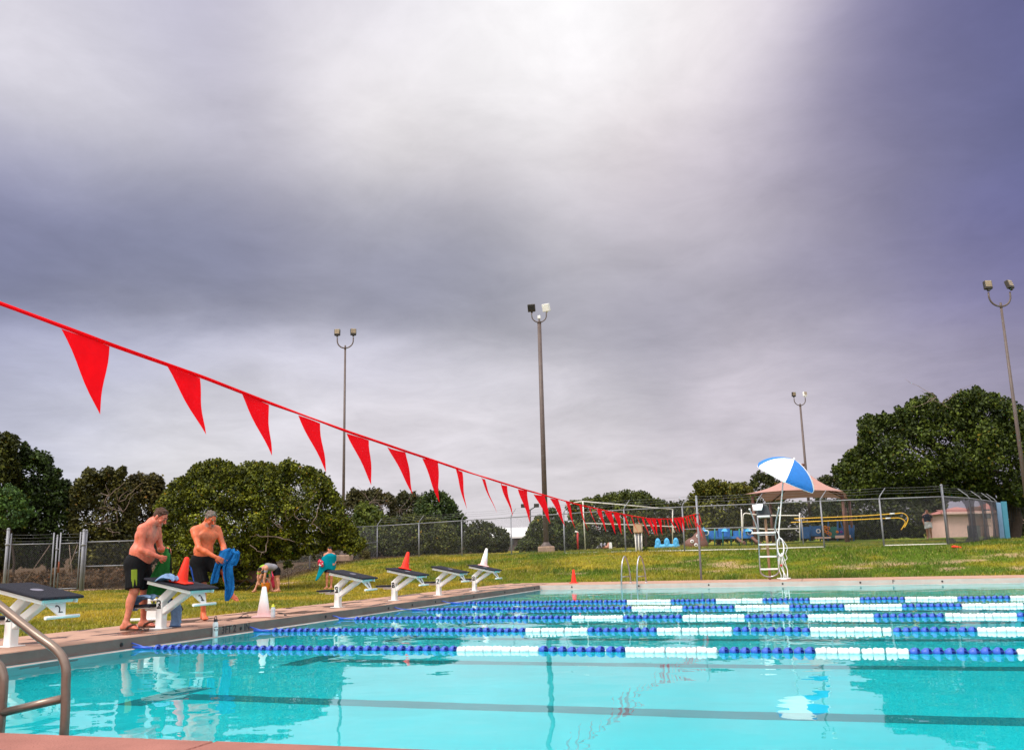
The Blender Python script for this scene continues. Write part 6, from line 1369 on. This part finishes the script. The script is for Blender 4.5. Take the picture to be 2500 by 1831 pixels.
# ------------------------------------------------------------------ buildings
def house(label, px0, px1, ybase, ytop, d, depthm, walls, roofm, over, rise, group=None, pitched='hip', name='building'):
    a, b = at(px0, ybase, d), at(px1, ybase, d); g = float(tz(*( (a+b)[:2]/2))); c = (a+b)/2; w = np.linalg.norm((b-a)[:2]); ang_ = math.atan2((b-a)[1], (b-a)[0])
    h = at((px0+px1)/2, ytop, d)[2]-g; t = thing(name, label, 'building', (c[0], c[1], g), ang_, group)
    MB().box((0, depthm/2, h/2-.3), (w, depthm, h+.6)).build('wall', walls, t)
    r = MB(); W2, D0_, D1_ = w/2+over, -over, depthm+over
    if pitched == 'hip':
        k = min(W2, (D1_-D0_)/2)*.95; r.add([(-W2, D0_, h), (W2, D0_, h), (W2, D1_, h), (-W2, D1_, h), (-W2+k, (D0_+D1_)/2, h+rise), (W2-k, (D0_+D1_)/2, h+rise)], [(0, 1, 5, 4), (1, 2, 5), (2, 3, 4, 5), (3, 0, 4), (3, 2, 1, 0)])
    else: r.add([(-W2, D0_, h), (W2, D0_, h), (W2, D1_, h), (-W2, D1_, h), (-W2, (D0_+D1_)/2, h+rise), (W2, (D0_+D1_)/2, h+rise)], [(0, 1, 5, 4), (1, 2, 5), (2, 3, 4, 5), (3, 0, 4), (3, 2, 1, 0)])
    r.build('roof', roofm, t)
    return t, w, h
t, w, h = house('small salmon pink building with a red tiled roof behind the torn windscreen', 2316, 2428, 1322, 1252, 62, 3.2, 'stucco', 'roof_tile', .30, .50)
MB().box((0, -.36, h+.02), (w+.7, .06, .16), None, .01).build('fascia', 'stucco', t)
for k in range(26): MB().tube([(-w/2-.3+k*(w+.6)/25, -.34, h+.05), (-w/2-.3+k*(w+.6)/25+(.0), .6, h+.27)], .035, 5).build('roof_tile', 'roof_tile', t)
MB().box((.5, -.02, 1.0), (.9, .06, 2.0), None, .01).build('door', 'play_brown', t)
MB().box((1.25, -.02, 1.5), (.5, .05, .6), None, .01).build('window', 'window_glass', t)
t, w, h = house('salmon pink building with window grilles at the far right behind the iron fence', 2462, 2560, 1325, 1238, 64, 5, 'stucco', 'roof_tile', .3, .9)
for x in (-.6, .9): MB().box((x, -.02, 1.7), (.9, .05, 1.0), None, .01).build('window', 'window_glass', t)
t, w, h = house('low dark building with a pale metal roof behind the shrubs', 1205, 1345, 1348, 1310, 92, 8, 'dark_wall', 'metal_roof', .3, 1.05, None, 'gable')
MB().box((0, -.33, h-.02), (w+.7, .08, .22), None, .01).build('fascia', 'white_paint', t)
for x in (-1.2, .2, 1.4): MB().box((x, -.02, 1.0), (.7, .06, .6), None, .01).build('window', 'window_glass', t)
# iron fence right
ib = pbase(2480, 50); t = thing('iron_fence', 'black iron picket fence under the great oak at the right edge', 'fence', ib, 0)
for px in range(2468, 2545, 6): loc_part(t, ib, 'picket', 'iron', lambda m: m.tube([at(px, 1330, 50), at(px-6, 1232+(px-2468)*.05, 50)], .016, 5))
for py in (1243, 1272, 1322): loc_part(t, ib, 'rail', 'iron', lambda m: m.tube([at(2462, py, 50), at(2548, py, 50)], .02, 5))
ib = pbase(2395, 56); t = thing('iron_fence', 'dark iron grille fence before the small pink building', 'fence', ib, 0)
for px in range(2366, 2420, 5): loc_part(t, ib, 'picket', 'iron', lambda m: m.tube([at(px, 1322, 56), at(px-3, 1281, 56)], .014, 5))
for py in (1283, 1318): loc_part(t, ib, 'rail', 'iron', lambda m: m.tube([at(2362, py, 56), at(2420, py, 56)], .02, 5))
ib = pbase(2375, 57); t = thing('trash_enclosure', 'dark grey screen panel before the small pink building', 'panel', ib, 0); loc_part(t, ib, 'board', 'seat_grey', lambda m: unit_box(m, 2364, 1284, 2392, 1318, 57))
# blue boards at the end of the screened fence
def board(label, pts, d, mat, th):
    b = at((pts[0][0]+pts[1][0])/2, 1325, d); b[2] = float(tz(b[0], b[1])); t = thing('blue_board', label, 'board', b, 0, 'blue boards at the fence end')
    loc_part(t, b, 'board', mat, lambda m: m.prism([at(x, y, d) for x, y in pts], _fw*np.array([1, 1, 0]), th)); return t
board('pale blue board at the end of the torn windscreen', [(2455, 1328), (2441, 1326), (2432, 1226), (2443, 1227)], 44.6, 'panel_pale', .06)
board('bright blue upright board at the right end of the fence', [(2467, 1327), (2456, 1327), (2444, 1224), (2456, 1224)], 43.8, 'panel_blue', .10)
# low wall, small far people, red post and such
wb = pbase(2285, 80); t = thing('low_wall', 'low reddish stone wall behind the far walker', 'wall', wb, 0)
for k in range(14):
    for j in range(2): loc_part(t, wb, 'stone', 'stone', lambda m: unit_box(m, 2240+k*4.8+(j % 2)*2, 1311.5+j*4.2, 2244.4+k*4.8+(j % 2)*2, 1315.3+j*4.2, 80, .3))
rb = pbase(1411, 49); t = thing('marker_post', 'thin red marker post beyond the fence right of the tall light pole', 'post', rb, 0); loc_part(t, rb, 'shaft', 'play_red', lambda m: m.tube([at(1411, 1340, 49), at(1410, 1298, 49)], .05, 8)); loc_part(t, rb, 'cap', 'pipe_white', lambda m: m.tube([at(1404, 1297, 49), at(1412, 1300, 49)], .05, 6))
for (px, py, mt, lab) in ((1466, 1336, 'grey_cloth', 'far person in dull clothes lying on the grass beyond the fence'), (1475, 1336, 'skin', 'far bare-skinned person lying on the grass beyond the fence')):
    b = at(px, py, 54); b[2] = float(tz(b[0], b[1])); t = thing('person', lab, 'person', b, 0, 'people by the pool')
    Fq = Field((-.4, -.5, -.1), (.4, 1.2, .6), .025); Fq.ell((0, .25, .12), (.19, .34, .11), np.eye(3), 0); Fq.cone((-.16, .02, .14), (.16, .02, .14), .065, .065, .05); Fq.cone((0, 0, .14), (0, -.1, .16), .05, .05, .03); Fq.ell((0, -.2, .17), (.085, .11, .10), np.eye(3), .02)
    for sx in (-1, 1): Fq.cone((sx*.09, .5, .12), (sx*.11, .80, .36), .08, .06, .04); Fq.cone((sx*.11, .80, .36), (sx*.10, 1.05, .06), .055, .04, .02); Fq.cone((sx*.18, .03, .14), (sx*.30, .25, .08), .045, .04, .03); Fq.cone((sx*.30, .25, .08), (sx*.24, .5, .06), .038, .03, .02)
    V, Q = Fq.mesh(); me = mesh_np('body', V, Q, mt, True); tone_attr(me, V, (.40, .16, .10), ()); link('body', me, t)
    MB().lathe([(.0, .11), (.06, .09), (.092, .03), (.088, -.02)], (0, -.24, .18), 'z', 12).build('hair', 'hair_black', t)
sb_ = pbase(1491, 54); t = thing('marker_board', 'small white rounded board on the grass beyond the fence', 'board', sb_, 0)
MB().prism([(-.08, 0, 0), (.08, 0, 0), (.085, 0, .08), (.08, 0, .36), (.05, 0, .42), (-.05, 0, .42), (-.08, 0, .36), (-.085, 0, .08)], (0, 1, 0), .06).build('board', 'white_plastic', t)
b_ = ground_on(2332, 1338, 30, 45); t = thing('litter_bag', 'scrap of bright red plastic at the foot of the fence corner post', 'litter', b_, 0)
Fq = Field((-.4, -.3, -.05), (.4, .3, .3), .02)
for k in range(6): Fq.ell((rnd.uniform(-.16, .16), rnd.uniform(-.06, .06), rnd.uniform(.01, .07)), (.07, .05, .035), np.eye(3), .03)
V, Q = Fq.mesh(); link('scrap', mesh_np('scrap', V, Q, 'cone_red', True), t)

# ------------------------------------------------------------------ grass blades
def blades(n, xr_, yr_, hmin, hmax, name, label, green=False, power=1.25):
    x = nr.uniform(*xr_, n*3); y = nr.uniform(*yr_, n*3); d = np.hypot(x-CAM[0], y); pr = (d.min()/d)**power; ok = nr.random(len(x)) < pr
    ok &= ~((x > -1.72) & (x < 25.5) & (y < 30.02)); dd = (x-CAM[0])*_fw[0]+y*_fw[1]; xx = ((x-CAM[0])*_r[0]+y*_r[1])/np.maximum(dd, .1); ok &= (dd > 2) & (np.abs(xx) < .66)
    ok &= nr.random(len(x)) > dirt(x, y)*.93
    x, y, d = x[ok][:n], y[ok][:n], d[ok][:n]; z = tz(x, y)-.012; k = len(x)
    lush = np.clip(2.2*(fbm(x*.55+20, y*.55)-.42), 0, 1)
    h = (hmin+(hmax-hmin)*nr.random(k)**1.5)*(.55+.9*lush); w = .0045+.00032*d
    a = nr.uniform(0, 2*math.pi, k); lean = nr.normal(size=(k, 2))*.45*h[:, None]
    ux, uy = np.cos(a)*w, np.sin(a)*w
    v = np.stack([np.stack([x-ux, y-uy, z], 1), np.stack([x+ux, y+uy, z], 1), np.stack([x+lean[:, 0], y+lean[:, 1], z+h], 1)], 1).reshape(-1, 3)
    c = grass_colour(x, y); 
    if green: c = c*(1-.35*lush[:, None])+np.array([.06, .12, .014])*.35*lush[:, None]
    c = c*(.55+.75*nr.random((k, 1))); st = nr.random(k) < .07; c[st] = np.array([.36, .29, .10])*(.8+.4*nr.random((st.sum(), 1)))
    me = mesh_np(name, v, np.arange(k*3).reshape(-1, 3), 'blade'); tint(me, np.repeat(c, 3, 0)); o = link(name, me); kind(o, 'stuff'); tag(o, label, 'grass'); return o
blades(190000, (-26, -1.7), (8.5, 34), .025, .075, 'lawn_grass', 'dry yellow-green mown lawn behind the starting blocks')
blades(150000, (-16, 27), (27, 50), .05, .16, 'bank_grass', 'shaggy green grass on the bank below the fence', True, .8)
